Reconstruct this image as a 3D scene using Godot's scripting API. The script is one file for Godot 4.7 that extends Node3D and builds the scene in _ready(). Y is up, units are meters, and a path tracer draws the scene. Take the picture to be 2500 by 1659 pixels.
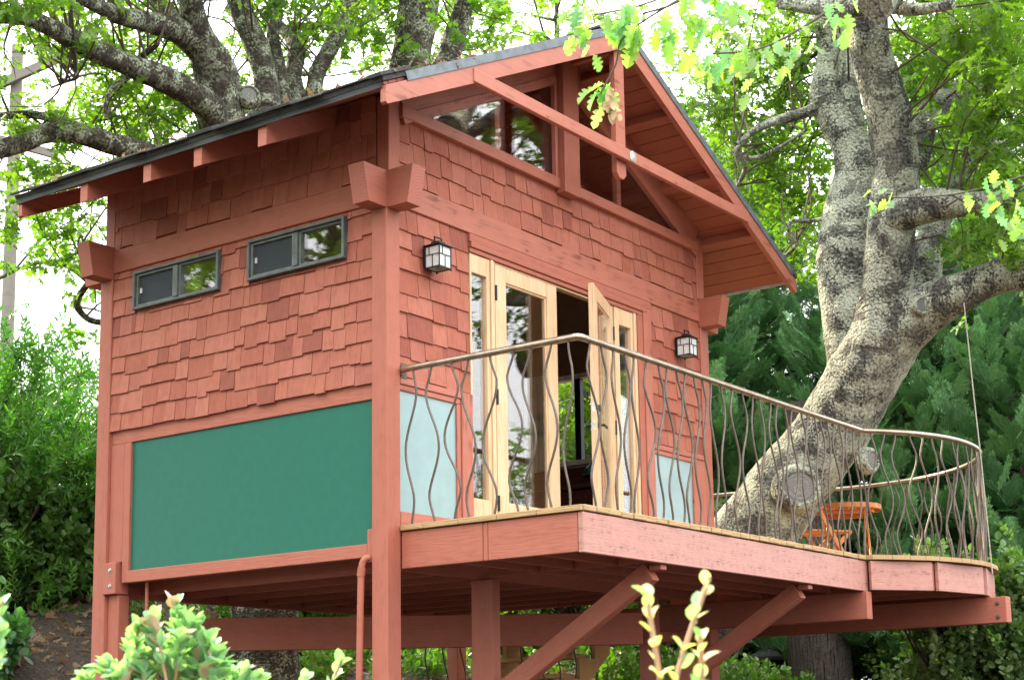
extends Node3D

const PITCH := 0.494
const W := 4.436
const DEEP := 3.01
const FORWARD := Vector3(0.81745584, 0.15993171, -0.55334239)
const EYE := Vector3(-7.993, 1.613, 7.044)

var mat := {}
var rng := RandomNumberGenerator.new()
var lump := FastNoiseLite.new()
var taken := {}

# ---------------------------------------------------------------- mesh helper
class Shape:
	var v := PackedVector3Array()
	var n := PackedVector3Array()
	var c := PackedColorArray()
	var uv := PackedVector2Array()
	var ix := PackedInt32Array()
	var tint := Color.WHITE
	var tinted := false

	func tri(a: Vector3, b: Vector3, d: Vector3) -> void:   # counter-clockwise seen from outside
		var nn := (b - a).cross(d - a).normalized()
		var k := v.size()
		v.append(a); v.append(b); v.append(d)
		n.append(nn); n.append(nn); n.append(nn)
		if tinted:
			c.append(tint); c.append(tint); c.append(tint)
		ix.append(k); ix.append(k + 2); ix.append(k + 1)

	func quad(a: Vector3, b: Vector3, d: Vector3, e: Vector3) -> void:
		var nn := (b - a).cross(d - a)
		if nn.length_squared() < 1e-14:
			nn = (d - a).cross(e - a)
		nn = nn.normalized()
		var k := v.size()
		v.append(a); v.append(b); v.append(d); v.append(e)
		for i in 4:
			n.append(nn)
			if tinted: c.append(tint)
		ix.append_array(PackedInt32Array([k, k + 2, k + 1, k, k + 3, k + 2]))

	func facing(p: Array, mid: Vector3) -> void:   # a convex face turned away from mid
		var cen := Vector3.ZERO
		for q in p: cen += q
		cen /= p.size()
		var nn: Vector3 = (p[1] - p[0]).cross(p[2] - p[0])
		var q := p.duplicate()
		if nn.dot(cen - mid) < 0.0: q.reverse()
		if q.size() == 4: quad(q[0], q[1], q[2], q[3])
		else:
			for i in range(1, q.size() - 1): tri(q[0], q[i], q[i + 1])

	func box(lo: Vector3, hi: Vector3, bevel := 0.0, t := Transform3D.IDENTITY) -> void:
		var mid := t * ((lo + hi) * 0.5)
		var b := minf(bevel, 0.24 * minf(hi.x - lo.x, minf(hi.y - lo.y, hi.z - lo.z)))
		var at := func(sx: int, sy: int, sz: int, ax: int) -> Vector3:
			var p := Vector3(hi.x if sx else lo.x, hi.y if sy else lo.y, hi.z if sz else lo.z)
			var inw := Vector3(-b if sx else b, -b if sy else b, -b if sz else b)
			inw[ax] = 0.0
			return t * (p + inw)
		for ax in 3:
			for s in 2:
				var f := []
				for k in [[0, 0], [1, 0], [1, 1], [0, 1]]:
					var q := [0, 0, 0]
					q[ax] = s; q[(ax + 1) % 3] = k[0]; q[(ax + 2) % 3] = k[1]
					f.append(at.call(q[0], q[1], q[2], ax))
				facing(f, mid)
		if b <= 0.0: return
		for ax in 3:
			var a1 := (ax + 1) % 3
			var a2 := (ax + 2) % 3
			for k in [[0, 0], [1, 0], [1, 1], [0, 1]]:
				var q := [0, 0, 0]
				q[a1] = k[0]; q[a2] = k[1]
				var r := q.duplicate(); r[ax] = 1
				facing([at.call(q[0], q[1], q[2], a1), at.call(q[0], q[1], q[2], a2), at.call(r[0], r[1], r[2], a2), at.call(r[0], r[1], r[2], a1)], mid)
		for i in 8:
			facing([at.call(i & 1, (i >> 1) & 1, i >> 2, 0), at.call(i & 1, (i >> 1) & 1, i >> 2, 1), at.call(i & 1, (i >> 1) & 1, i >> 2, 2)], mid)

	func prism(poly: PackedVector2Array, z0: float, z1: float, t := Transform3D.IDENTITY) -> void:
		var p := poly
		if Geometry2D.is_polygon_clockwise(p): p.reverse()
		var tr := Geometry2D.triangulate_polygon(p)
		for i in range(0, tr.size(), 3):
			var a := p[tr[i]]; var b := p[tr[i + 1]]; var d := p[tr[i + 2]]
			if (b - a).cross(d - a) < 0.0:
				var s := b; b = d; d = s
			tri(t * Vector3(a.x, a.y, z1), t * Vector3(b.x, b.y, z1), t * Vector3(d.x, d.y, z1))
			tri(t * Vector3(a.x, a.y, z0), t * Vector3(d.x, d.y, z0), t * Vector3(b.x, b.y, z0))
		for i in p.size():
			var a := p[i]; var b := p[(i + 1) % p.size()]
			quad(t * Vector3(a.x, a.y, z0), t * Vector3(b.x, b.y, z0), t * Vector3(b.x, b.y, z1), t * Vector3(a.x, a.y, z1))

	func tube(pts: PackedVector3Array, rad: PackedFloat32Array, seg: int, cap := true, noise: FastNoiseLite = null, amp := 0.0) -> void:
		var m := pts.size()
		var up := Vector3.UP
		var d0 := (pts[1] - pts[0]).normalized()
		if absf(d0.y) > 0.9: up = Vector3.RIGHT
		var side := up.cross(d0).normalized()
		var k := v.size()
		for i in m:
			var d := (pts[mini(i + 1, m - 1)] - pts[maxi(i - 1, 0)]).normalized()
			side = (side - d * side.dot(d)).normalized()
			var oth := d.cross(side)
			for j in seg:
				var a := TAU * j / seg
				var nn := side * cos(a) + oth * sin(a)
				var r := rad[i]
				if noise:
					var q := pts[i] + nn * r
					r *= 1.0 + amp * noise.get_noise_3dv(q * 2.2) + 0.45 * amp * noise.get_noise_3dv(q * 7.0 + Vector3(31, 7, 5))
				v.append(pts[i] + nn * r)
				n.append(nn)
				if tinted: c.append(tint)
		for i in m - 1:
			for j in seg:
				var a := k + i * seg + j
				var b := k + i * seg + (j + 1) % seg
				ix.append_array(PackedInt32Array([a, a + seg, b, b, a + seg, b + seg]))
		if cap:
			for e in 2:
				var i := 0 if e == 0 else m - 1
				var d := (pts[0] - pts[1]).normalized() if e == 0 else (pts[m - 1] - pts[m - 2]).normalized()
				var q := v.size()
				v.append(pts[i]); n.append(d)
				if tinted: c.append(tint)
				for j in seg:
					v.append(v[k + i * seg + j]); n.append(d)
					if tinted: c.append(tint)
				for j in seg:
					var a := q + 1 + j
					var b := q + 1 + (j + 1) % seg
					ix.append_array(PackedInt32Array([q, a, b]) if e == 0 else PackedInt32Array([q, b, a]))

	func smooth_normals(from := 0) -> void:   # recompute from the faces for displaced tubes
		var acc := PackedVector3Array()
		acc.resize(v.size())
		for i in range(0, ix.size(), 3):
			var a := ix[i]; var b := ix[i + 1]; var d := ix[i + 2]
			var f := (v[d] - v[a]).cross(v[b] - v[a])
			acc[a] += f; acc[b] += f; acc[d] += f
		for i in range(from, v.size()):
			if acc[i].length_squared() > 1e-16: n[i] = acc[i].normalized()

	func lathe(prof: PackedVector2Array, seg: int, t := Transform3D.IDENTITY) -> void:   # (radius, height), bottom to top, flat shaded bands
		for i in prof.size() - 1:
			for j in seg:
				var a := TAU * j / seg
				var b := TAU * (j + 1) / seg
				var p := prof[i]; var q := prof[i + 1]
				var pa := t * Vector3(p.x * cos(a), p.y, -p.x * sin(a))
				var pb := t * Vector3(p.x * cos(b), p.y, -p.x * sin(b))
				var qa := t * Vector3(q.x * cos(a), q.y, -q.x * sin(a))
				var qb := t * Vector3(q.x * cos(b), q.y, -q.x * sin(b))
				if p.x < 1e-5: tri(pa, qb, qa)
				elif q.x < 1e-5: tri(pa, pb, qa)
				else: quad(pa, pb, qb, qa)

	func made() -> ArrayMesh:
		var a := []
		a.resize(Mesh.ARRAY_MAX)
		a[Mesh.ARRAY_VERTEX] = v
		a[Mesh.ARRAY_NORMAL] = n
		if tinted: a[Mesh.ARRAY_COLOR] = c
		if uv.size() == v.size(): a[Mesh.ARRAY_TEX_UV] = uv
		a[Mesh.ARRAY_INDEX] = ix
		var m := ArrayMesh.new()
		m.add_surface_from_arrays(Mesh.PRIMITIVE_TRIANGLES, a)
		return m

# ---------------------------------------------------------------- scene helpers
func numbered(called: String, parent: Node) -> String:
	var key := str(parent.get_instance_id()) + called
	var k: int = taken.get(key, 0)
	taken[key] = k + 1
	return called if k == 0 else "%s_%03d" % [called, k]

func put(called: String, s: Variant, m: Material, parent: Node, at := Transform3D.IDENTITY) -> MeshInstance3D:
	var o := MeshInstance3D.new()
	o.name = numbered(called, parent)
	o.mesh = s.made() if s is Shape else s
	o.material_override = m
	o.transform = at
	parent.add_child(o, true)
	return o

func tag(o: Node, label: String, category: String, group := "") -> Node:
	o.set_meta("label", label)
	o.set_meta("category", category)
	if group: o.set_meta("group", group)
	return o

func thing(called: String, label: String, category: String, at := Vector3.ZERO, turn := 0.0, group := "") -> Node3D:
	var o := Node3D.new()
	o.name = numbered(called, self)
	add_child(o, true)
	o.position = at
	o.rotation.y = turn
	tag(o, label, category, group)
	return o

func stuff(o: Node) -> Node:
	o.set_meta("kind", "stuff")
	return o

func group_node(called: String, parent: Node) -> Node3D:
	var o := Node3D.new()
	o.name = numbered(called, parent)
	parent.add_child(o, true)
	return o

# a board from a to b: its own axes run along it, so that the grain does too; shifted in its own space so that no two boards share the same grain
func bar(called: String, a: Vector3, b: Vector3, wide: float, high: float, m: Material, parent: Node, up := Vector3.UP, bevel := 0.004) -> MeshInstance3D:
	var x := (b - a).normalized()
	var z := x.cross(up).normalized()
	var y := z.cross(x)
	var o := Vector3(rng.randf_range(0, 7), rng.randf_range(0, 7), rng.randf_range(0, 7))
	var l := (b - a).length()
	var s := Shape.new()
	s.box(o + Vector3(0, -high / 2, -wide / 2), o + Vector3(l, high / 2, wide / 2), bevel)
	var basis := Basis(x, y, z)
	return put(called, s, m, parent, Transform3D(basis, a - basis * o))

# a board given by its corners; the grain runs along its longest side
func board(called: String, lo: Vector3, hi: Vector3, m: Material, parent: Node, bevel := 0.004) -> MeshInstance3D:
	var d := hi - lo
	var c := (lo + hi) / 2
	if d.y >= d.x and d.y >= d.z:
		return bar(called, Vector3(c.x, lo.y, c.z), Vector3(c.x, hi.y, c.z), d.z, d.x, m, parent, Vector3.RIGHT, bevel)
	if d.x >= d.z:
		return bar(called, Vector3(lo.x, c.y, c.z), Vector3(hi.x, c.y, c.z), d.z, d.y, m, parent, Vector3.UP, bevel)
	return bar(called, Vector3(c.x, c.y, lo.z), Vector3(c.x, c.y, hi.z), d.x, d.y, m, parent, Vector3.UP, bevel)

func spline(p: Array, steps: int) -> Array:   # Vector4 (place, radius) through the given points
	var out := []
	for i in p.size() - 1:
		var a: Vector4 = p[maxi(i - 1, 0)]
		var b: Vector4 = p[i]
		var c: Vector4 = p[i + 1]
		var d: Vector4 = p[mini(i + 2, p.size() - 1)]
		for k in steps:
			var t := float(k) / steps
			var q: Vector4 = 0.5 * ((2.0 * b) + (c - a) * t + (2.0 * a - 5.0 * b + 4.0 * c - d) * t * t + (3.0 * b - a - 3.0 * c + d) * t * t * t)
			out.append(q)
	out.append(p[p.size() - 1])
	return out

func limb_shape(s: Shape, p: Array, steps: int, seg: int, amp: float) -> void:
	var q := spline(p, steps)
	var pts := PackedVector3Array()
	var rad := PackedFloat32Array()
	for e in q:
		pts.append(Vector3(e.x, e.y, e.z))
		rad.append(maxf(e.w, 0.004))
	s.tube(pts, rad, seg, true, lump, amp)

# ---------------------------------------------------------------- textures and materials
func noise(kind: int, freq: float, octaves := 4, sd := 1) -> FastNoiseLite:
	var f := FastNoiseLite.new()
	f.noise_type = kind
	f.frequency = freq
	f.fractal_octaves = octaves
	f.seed = sd
	return f

func tex(im: Image) -> ImageTexture:
	return ImageTexture.create_from_image(im)

func grey(f: FastNoiseLite, w: int, h: int, ow := 0, oh := 0) -> PackedByteArray:
	var im := f.get_seamless_image(w, h)
	im.convert(Image.FORMAT_L8)
	if ow: im.resize(ow, oh, Image.INTERPOLATE_CUBIC)
	return im.get_data()

func from_grey(d: PackedByteArray, w: int, h: int) -> Image:
	return Image.create_from_data(w, h, false, Image.FORMAT_L8, d)

func bumps(d: PackedByteArray, w: int, h: int, strength: float) -> ImageTexture:
	var im := from_grey(d, w, h)
	im.convert(Image.FORMAT_RGBA8)
	im.bump_map_to_normal_map(strength)
	return tex(im)

func ramp(stops: Array) -> Array:   # 256 colours, given in linear light as [place, colour]
	var g := Gradient.new()
	var off := PackedFloat32Array()
	var col := PackedColorArray()
	for s in stops:
		off.append(s[0]); col.append(s[1])
	g.offsets = off; g.colors = col
	var out := []
	for i in 256: out.append(g.sample(i / 255.0).linear_to_srgb())
	return out

func coloured(d: PackedByteArray, w: int, h: int, table: Array) -> ImageTexture:
	var o := PackedByteArray()
	o.resize(d.size() * 3)
	var lr := PackedByteArray(); var lg := PackedByteArray(); var lb := PackedByteArray()
	for t in table:
		lr.append(int(clampf(t.r, 0, 1) * 255)); lg.append(int(clampf(t.g, 0, 1) * 255)); lb.append(int(clampf(t.b, 0, 1) * 255))
	for i in d.size():
		var k := d[i]
		o[i * 3] = lr[k]; o[i * 3 + 1] = lg[k]; o[i * 3 + 2] = lb[k]
	return tex(Image.create_from_data(w, h, false, Image.FORMAT_RGB8, o))

func lin(r: float, g: float, b: float) -> Color:
	return Color(r, g, b).linear_to_srgb()

func paint(called: String, col: Color, rough: float, t: Texture2D, nm: Texture2D, scale: Vector3, world := false, bump := 1.0) -> StandardMaterial3D:
	var m := StandardMaterial3D.new()
	m.resource_name = called
	m.albedo_color = col
	m.roughness = rough
	m.albedo_texture = t
	m.metallic_specular = 0.4
	if nm:
		m.normal_enabled = true
		m.normal_texture = nm
		m.normal_scale = bump
	m.uv1_triplanar = true
	m.uv1_world_triplanar = world
	m.uv1_scale = scale
	mat[called] = m
	return m

func mix_bytes(a: PackedByteArray, b: PackedByteArray, k: float) -> PackedByteArray:
	var o := PackedByteArray()
	o.resize(a.size())
	for i in a.size(): o[i] = int(a[i] * (1.0 - k) + b[i] * k)
	return o

func stretch(d: PackedByteArray, lo: float, hi: float) -> PackedByteArray:   # widen the contrast of a grey picture
	var lut := PackedByteArray()
	for i in 256: lut.append(int(clampf((i / 255.0 - lo) / (hi - lo), 0, 1) * 255))
	var o := d.duplicate()
	for i in o.size(): o[i] = lut[o[i]]
	return o

func make_materials() -> void:
	var P := FastNoiseLite.TYPE_SIMPLEX
	var C := FastNoiseLite.TYPE_CELLULAR
	# wood grain: long streaks, fine pores, a few blotches
	var fine := stretch(grey(noise(P, 0.09, 4, 3), 40, 512, 512, 512), 0.2, 0.8)
	var coarse := stretch(grey(noise(P, 0.02, 3, 4), 24, 256, 512, 512), 0.2, 0.8)
	var blot := stretch(grey(noise(P, 0.012, 4, 5), 512, 512), 0.25, 0.75)
	var g := mix_bytes(mix_bytes(fine, coarse, 0.4), blot, 0.3)
	var gu := coloured(g, 512, 512, ramp([[0.0, Color(0.80, 0.77, 0.75)], [0.45, Color(0.94, 0.94, 0.94)], [1.0, Color(1, 1, 1)]]))
	var gun := bumps(fine, 512, 512, 2.0)
	var fv := stretch(grey(noise(P, 0.11, 4, 13), 512, 28, 512, 512), 0.2, 0.8)
	var cv := stretch(grey(noise(P, 0.03, 3, 14), 256, 24, 512, 512), 0.2, 0.8)
	var gv0 := mix_bytes(mix_bytes(fv, cv, 0.35), blot, 0.3)
	var gv := coloured(gv0, 512, 512, ramp([[0.0, Color(0.72, 0.66, 0.62)], [0.5, Color(0.90, 0.89, 0.88)], [1.0, Color(1, 1, 1)]]))
	var gvn := bumps(fv, 512, 512, 4.0)
	var one := Vector3(1, 1, 1)
	paint("red", lin(0.375, 0.117, 0.076), 0.55, gu, gun, one, false, 0.2)
	var kn := g.duplicate()
	kn = from_grey(kn, 512, 512).get_data()
	var kr := RandomNumberGenerator.new()
	kr.seed = 3
	var ki := from_grey(kn, 512, 512)
	ki.resize(1024, 1024, Image.INTERPOLATE_CUBIC)
	var kd := ki.get_data()
	for q in 9:   # a few knots with drawn-out dark grain beside them
		var kx := kr.randi() % 1024; var ky := kr.randi() % 1024
		var ka := kr.randf_range(10, 20); var kb := kr.randf_range(5, 9)
		for dy in range(-30, 31):
			for dx in range(-60, 61):
				var e := sqrt(pow(dx / ka, 2) + pow(dy / kb, 2))
				var f := clampf(1.25 - e, 0, 1) * 0.75 + 0.3 * clampf(1.0 - absf(dx) / 60.0, 0, 1) * clampf(1.2 - absf(dy) / (kb * 1.6), 0, 1)
				var at := ((ky + dy) & 1023) * 1024 + ((kx + dx) & 1023)
				kd[at] = int(kd[at] * (1.0 - clampf(f, 0, 1)))
	var gk := coloured(kd, 1024, 1024, ramp([[0.0, Color(0.42, 0.34, 0.32)], [0.3, Color(0.86, 0.85, 0.84)], [1.0, Color(1, 1, 1)]]))
	paint("red_skylit", lin(0.42, 0.138, 0.092), 0.45, gk, null, Vector3(0.55, 0.55, 0.55), false)  # front boards: pink light from the sky painted into the red
	var inc := Image.create(256, 256, false, Image.FORMAT_L8)   # rows of small incised dashes, as pressed into treated lumber
	inc.fill(Color(1, 1, 1))
	for r in 16:
		for c in 8:
			inc.fill_rect(Rect2i((c * 32 + (r % 2) * 16 + r * 5) % 244, r * 16, 12, 3), Color(0.2, 0.2, 0.2))
	paint("fascia", lin(0.45, 0.215, 0.175), 0.45, gk, bumps(inc.get_data(), 256, 256, 2.0), Vector3(1.0, 1.0, 1.0), false, 0.25)
	mat.fascia.uv1_scale = Vector3(1.6, 1.6, 1.6)
	paint("red_dark", lin(0.375, 0.117, 0.076), 0.65, gu, gun, one, false, 0.2)
	paint("soffit", lin(0.375, 0.117, 0.076), 0.6, gu, gun, one, false, 0.2)
	var tones := [[0.385, 0.120, 0.077], [0.35, 0.103, 0.064], [0.415, 0.140, 0.092], [0.28, 0.078, 0.050], [0.40, 0.127, 0.080], [0.365, 0.116, 0.078]]
	for i in tones.size():
		paint("shingle%d" % i, lin(tones[i][0], tones[i][1], tones[i][2]), 0.68, gv, gvn, Vector3(1.6, 1.6, 1.6), false, 0.35)
	var gf := coloured(mix_bytes(fv, cv, 0.5), 512, 512, ramp([[0.0, Color(0.78, 0.70, 0.60)], [0.6, Color(0.95, 0.93, 0.9)], [1.0, Color(1, 1, 1)]]))
	paint("fir", lin(0.66, 0.46, 0.285), 0.35, gf, null, Vector3(1.4, 1.4, 1.4), false)
	paint("deck_wood", lin(0.42, 0.27, 0.13), 0.7, gu, gun, one, false, 0.6)
	paint("stair_wood", lin(0.55, 0.33, 0.14), 0.6, gu, gun, one, false, 0.4)
	paint("orange_wood", lin(0.52, 0.19, 0.055), 0.4, gu, gun, one, false, 0.3)
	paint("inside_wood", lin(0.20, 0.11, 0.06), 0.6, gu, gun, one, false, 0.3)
	paint("cabinet_wood", lin(0.075, 0.022, 0.014), 0.35, gu, gun, one, false, 0.3)
	paint("old_wood", lin(0.19, 0.17, 0.15), 0.85, gu, gun, one, false, 0.7)
	# panels
	var speck := stretch(grey(noise(P, 0.25, 3, 21), 512, 512), 0.2, 0.8)
	var cloud := stretch(grey(noise(P, 0.008, 4, 22), 512, 512), 0.2, 0.8)
	var pan := coloured(mix_bytes(speck, cloud, 0.5), 512, 512, ramp([[0.0, Color(0.88, 0.88, 0.88)], [1.0, Color(1, 1, 1)]]))
	paint("green_panel", lin(0.012, 0.122, 0.082), 0.45, pan, null, Vector3(2, 2, 2), true)
	mat.green_panel.metallic_specular = 0.36
	paint("pale_panel", lin(0.26, 0.38, 0.39), 0.2, pan, null, one, true)
	paint("curtain", lin(0.55, 0.58, 0.48), 0.9, pan, null, one, true)
	mat.curtain.backlight = Color(0.5, 0.5, 0.42)
	# metals
	var met := coloured(mix_bytes(speck, cloud, 0.6), 512, 512, ramp([[0.0, Color(0.55, 0.50, 0.46)], [0.6, Color(0.9, 0.88, 0.86)], [1.0, Color(1, 1, 1)]]))
	paint("rail_metal", lin(0.40, 0.33, 0.26), 0.32, met, null, Vector3(3, 3, 3), true)
	mat.rail_metal.metallic = 0.85
	paint("rebar", lin(0.15, 0.125, 0.105), 0.5, met, bumps(speck, 512, 512, 3.0), Vector3(5, 5, 5), true, 0.5)
	mat.rebar.metallic = 0.6
	paint("zinc", lin(0.15, 0.175, 0.20), 0.45, met, null, Vector3(2, 2, 2), true)
	paint("drip_metal", lin(0.030, 0.030, 0.032), 0.45, met, null, Vector3(2, 2, 2), true)
	mat.zinc.metallic = 0.3
	paint("white_metal", lin(0.70, 0.70, 0.68), 0.5, met, null, Vector3(2, 2, 2), true)
	paint("galvanised", lin(0.62, 0.62, 0.60), 0.4, met, null, Vector3(4, 4, 4), true)
	mat.galvanised.metallic = 0.7
	paint("black_metal", lin(0.018, 0.019, 0.021), 0.4, met, null, Vector3(3, 3, 3), true)
	paint("window_frame", lin(0.12, 0.142, 0.14), 0.42, met, null, Vector3(2, 2, 2), true)
	paint("window_frame_inner", lin(0.16, 0.18, 0.17), 0.42, met, null, Vector3(2, 2, 2), true)
	paint("roof", lin(0.10, 0.102, 0.105), 0.9, met, bumps(speck, 512, 512, 6.0), Vector3(3, 3, 3), true)
	paint("stone", lin(0.17, 0.17, 0.165), 0.9, met, bumps(speck, 512, 512, 6.0), Vector3(3, 3, 3), true)
	paint("rope", lin(0.5, 0.47, 0.40), 0.9, met, null, Vector3(9, 9, 9), true)
	# glass
	var gl := StandardMaterial3D.new()
	gl.resource_name = "glass"
	gl.transparency = BaseMaterial3D.TRANSPARENCY_ALPHA
	gl.albedo_color = Color(0.03, 0.04, 0.04, 0.015)
	gl.roughness = 0.01
	mat.glass = gl
	var scr := StandardMaterial3D.new()
	scr.resource_name = "insect_screen"
	scr.transparency = BaseMaterial3D.TRANSPARENCY_ALPHA
	scr.albedo_color = Color(0.24, 0.27, 0.29, 0.6)
	scr.roughness = 0.9
	mat.screen = scr
	paint("lamp_glass", lin(0.80, 0.82, 0.81), 0.3, pan, bumps(speck, 512, 512, 5.0), Vector3(4, 4, 4), true, 0.6)
	mat.lamp_glass.backlight = Color(0.7, 0.72, 0.72)
	paint("tiffany_green", lin(0.03, 0.10, 0.09), 0.25, pan, null, Vector3(6, 6, 6), true)
	mat.tiffany_green.backlight = Color(0.3, 0.6, 0.5)
	# bark of the oaks behind the house: dark plates with lichen
	var crack := grey(noise(C, 0.035, 2, 31), 512, 512)
	var cell := noise(C, 0.03, 3, 32)
	cell.cellular_return_type = FastNoiseLite.RETURN_DISTANCE2_SUB
	var plates := stretch(grey(cell, 512, 220, 512, 512), 0.0, 0.55)
	var rough := stretch(grey(noise(P, 0.05, 5, 33), 512, 512), 0.2, 0.8)
	var bark_h := mix_bytes(plates, rough, 0.4)
	var lich := stretch(grey(noise(P, 0.010, 5, 34), 512, 512), 0.38, 0.78)
	var lich_fine := stretch(grey(noise(P, 0.07, 4, 35), 512, 512), 0.3, 0.74)
	mat.bark_dark = bark_material("bark_dark", bark_h, rough, lich, lich_fine, 512, Color(0.012, 0.010, 0.007), Color(0.075, 0.062, 0.046), Color(0.30, 0.335, 0.24), Vector3(0.8, 0.8, 0.8), 1.6, 52.0)
	mat.bark_conifer = bark_material("bark_conifer", stretch(grey(noise(P, 0.06, 4, 36), 512, 40, 512, 512), 0.2, 0.8), rough, lich, lich_fine, 512, Color(0.03, 0.022, 0.018), Color(0.10, 0.075, 0.06), Color(0.10, 0.08, 0.065), Vector3(0.8, 0.8, 0.8), 1.6, 60.0)
	# bark of the oak on the deck: smoother, black and white-green speckled
	var rough2 := stretch(grey(noise(P, 0.035, 5, 43), 1024, 1024), 0.2, 0.8)
	var lich2 := stretch(grey(noise(P, 0.005, 5, 44), 1024, 1024), 0.28, 0.68)
	var fine2 := stretch(grey(noise(P, 0.045, 5, 45), 1024, 1024), 0.28, 0.70)
	mat.bark_speckled = bark_material("bark_speckled", rough2, stretch(rough2, 0.1, 0.9), lich2, fine2, 1024, Color(0.016, 0.015, 0.013), Color(0.105, 0.100, 0.088), Color(0.37, 0.385, 0.30), Vector3(0.62, 0.62, 0.62), 1.4, 24.0)
	var cut := coloured(mix_bytes(rough, speck, 0.4), 512, 512, ramp([[0.0, Color(0.07, 0.068, 0.062)], [1.0, Color(0.26, 0.255, 0.24)]]))
	paint("cut_wood", Color(1, 1, 1), 0.9, cut, bumps(rough, 512, 512, 4.0), Vector3(2, 2, 2), true)
	paint("stump_wood", Color(0.66, 0.6, 0.52), 0.9, cut, bumps(rough, 512, 512, 4.0), Vector3(2, 2, 2), true)
	# ground
	var soil := stretch(grey(noise(P, 0.03, 6, 51), 1024, 1024), 0.2, 0.8)
	var bits := grey(noise(C, 0.06, 2, 52), 1024, 1024)
	paint("soil", Color(1, 1, 1), 0.95, coloured(mix_bytes(soil, bits, 0.5), 1024, 1024, ramp([[0.0, Color(0.012, 0.009, 0.007)], [0.4, Color(0.032, 0.024, 0.018)], [0.7, Color(0.06, 0.045, 0.034)], [1.0, Color(0.15, 0.115, 0.085)]])), bumps(mix_bytes(soil, bits, 0.6), 1024, 1024, 8.0), Vector3(0.5, 0.5, 0.5), true)
	# leaves: the colour comes with each spray
	leaf("oak_leaf", Color(1, 1, 1), 0.5, Color(0.95, 1.1, 0.45))
	leaf("needle_leaf", Color(1, 1, 1), 0.6, Color(0.35, 0.45, 0.2))
	leaf("bay_leaf", Color(1, 1, 1), 0.42, Color(0.7, 0.9, 0.3))
	leaf("dry_leaf", lin(0.15, 0.10, 0.06), 0.8, Color(0.4, 0.3, 0.2))
	leaf("pale_leaf", lin(0.18, 0.31, 0.195), 0.5, Color(0.6, 0.8, 0.4))
	leaf("pale_leaf_light", lin(0.26, 0.41, 0.24), 0.5, Color(0.6, 0.8, 0.4))
	leaf("pale_leaf_deep", lin(0.10, 0.22, 0.12), 0.5, Color(0.6, 0.8, 0.4))
	leaf("pink_leaf", lin(0.50, 0.36, 0.24), 0.6, Color(0.5, 0.4, 0.3))
	leaf("sunlit_leaf", lin(0.74, 0.71, 0.42), 0.45, Color(0.9, 0.9, 0.4))  # sun glare on the near shoot painted in as a cream colour
	leaf("shaded_sprig_leaf", lin(0.062, 0.122, 0.036), 0.42, Color(0.8, 1.0, 0.45))  # near oak sprigs: shade painted in, darker than the crown leaves
	leaf("shaded_sprig_leaf_light", lin(0.085, 0.155, 0.045), 0.42, Color(0.8, 1.0, 0.35))
	leaf("shaded_sprig_leaf_blue", lin(0.055, 0.112, 0.048), 0.4, Color(0.6, 0.9, 0.5))
	for k in ["oak_leaf", "needle_leaf", "bay_leaf"]: mat[k].vertex_color_use_as_albedo = true
	paint("twig", lin(0.09, 0.07, 0.05), 0.9, null, null, one, true)
	paint("stem", lin(0.36, 0.22, 0.13), 0.7, null, null, one, true)
	paint("husk", lin(0.50, 0.36, 0.19), 0.8, null, null, one, true)
	# end grain: growth rings round an off-centre heart
	var ring := Image.create(256, 256, false, Image.FORMAT_RGB8)
	var wob := noise(P, 0.02, 3, 61)
	for y in 256:
		for x in 256:
			var d := Vector2(x - 128, (y - 290) * 0.9).length() + 5.0 * wob.get_noise_2d(x, y)
			var k := 0.80 + 0.20 * pow(absf(sin(d * 0.17)), 0.6)
			ring.set_pixel(x, y, Color(k, k, k))
	var er := StandardMaterial3D.new()
	er.resource_name = "end_grain"
	er.albedo_color = lin(0.40, 0.12, 0.08)
	er.albedo_texture = tex(ring)
	er.roughness = 0.6
	mat.end_grain = er

func leaf(called: String, col: Color, rough: float, back: Color) -> void:
	var m := StandardMaterial3D.new()
	m.resource_name = called
	m.albedo_color = col
	m.roughness = rough
	m.cull_mode = BaseMaterial3D.CULL_DISABLED
	m.backlight_enabled = true
	m.backlight = back
	mat[called] = m

func bark_material(called: String, h: PackedByteArray, tone: PackedByteArray, lich: PackedByteArray, fine: PackedByteArray, size: int, dark: Color, light: Color, moss: Color, scale: Vector3, bump: float, less := 30.0) -> StandardMaterial3D:
	var o := PackedByteArray()
	o.resize(size * size * 3)
	var td := ramp([[0.0, dark], [1.0, light]])
	var ld := PackedByteArray()
	for t in td:
		ld.append_array(PackedByteArray([int(t.r * 255), int(t.g * 255), int(t.b * 255)]))
	var ms := moss.linear_to_srgb()
	var mr := ms.r * 255; var mg := ms.g * 255; var mb := ms.b * 255
	for i in h.size():
		var k := clampf((fine[i] + (lich[i] - 128) * 1.15 - 128.0 - less) / 60.0 + 0.5, 0.0, 1.0)
		var q := tone[i] * 3
		o[i * 3] = int(ld[q] * (1.0 - k) + mr * k)
		o[i * 3 + 1] = int(ld[q + 1] * (1.0 - k) + mg * k)
		o[i * 3 + 2] = int(ld[q + 2] * (1.0 - k) + mb * k)
	return paint(called, Color(1, 1, 1), 0.92, tex(Image.create_from_data(size, size, false, Image.FORMAT_RGB8, o)), bumps(h, size, size, 7.0), scale, true, bump)

# ---------------------------------------------------------------- the house in the tree
func roof_y(x: float) -> float:   # underside of the roof boards
	return 5.735 + PITCH * (minf(x, W - x) + 0.664)

func slope_bar(called: String, x0: float, y0: float, x1: float, y1: float, z: float, thick: float, high: float, m: Material, parent: Node) -> MeshInstance3D:
	return bar(called, Vector3(x0, y0, z), Vector3(x1, y1, z), thick, high, m, parent, Vector3.UP)

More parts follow.
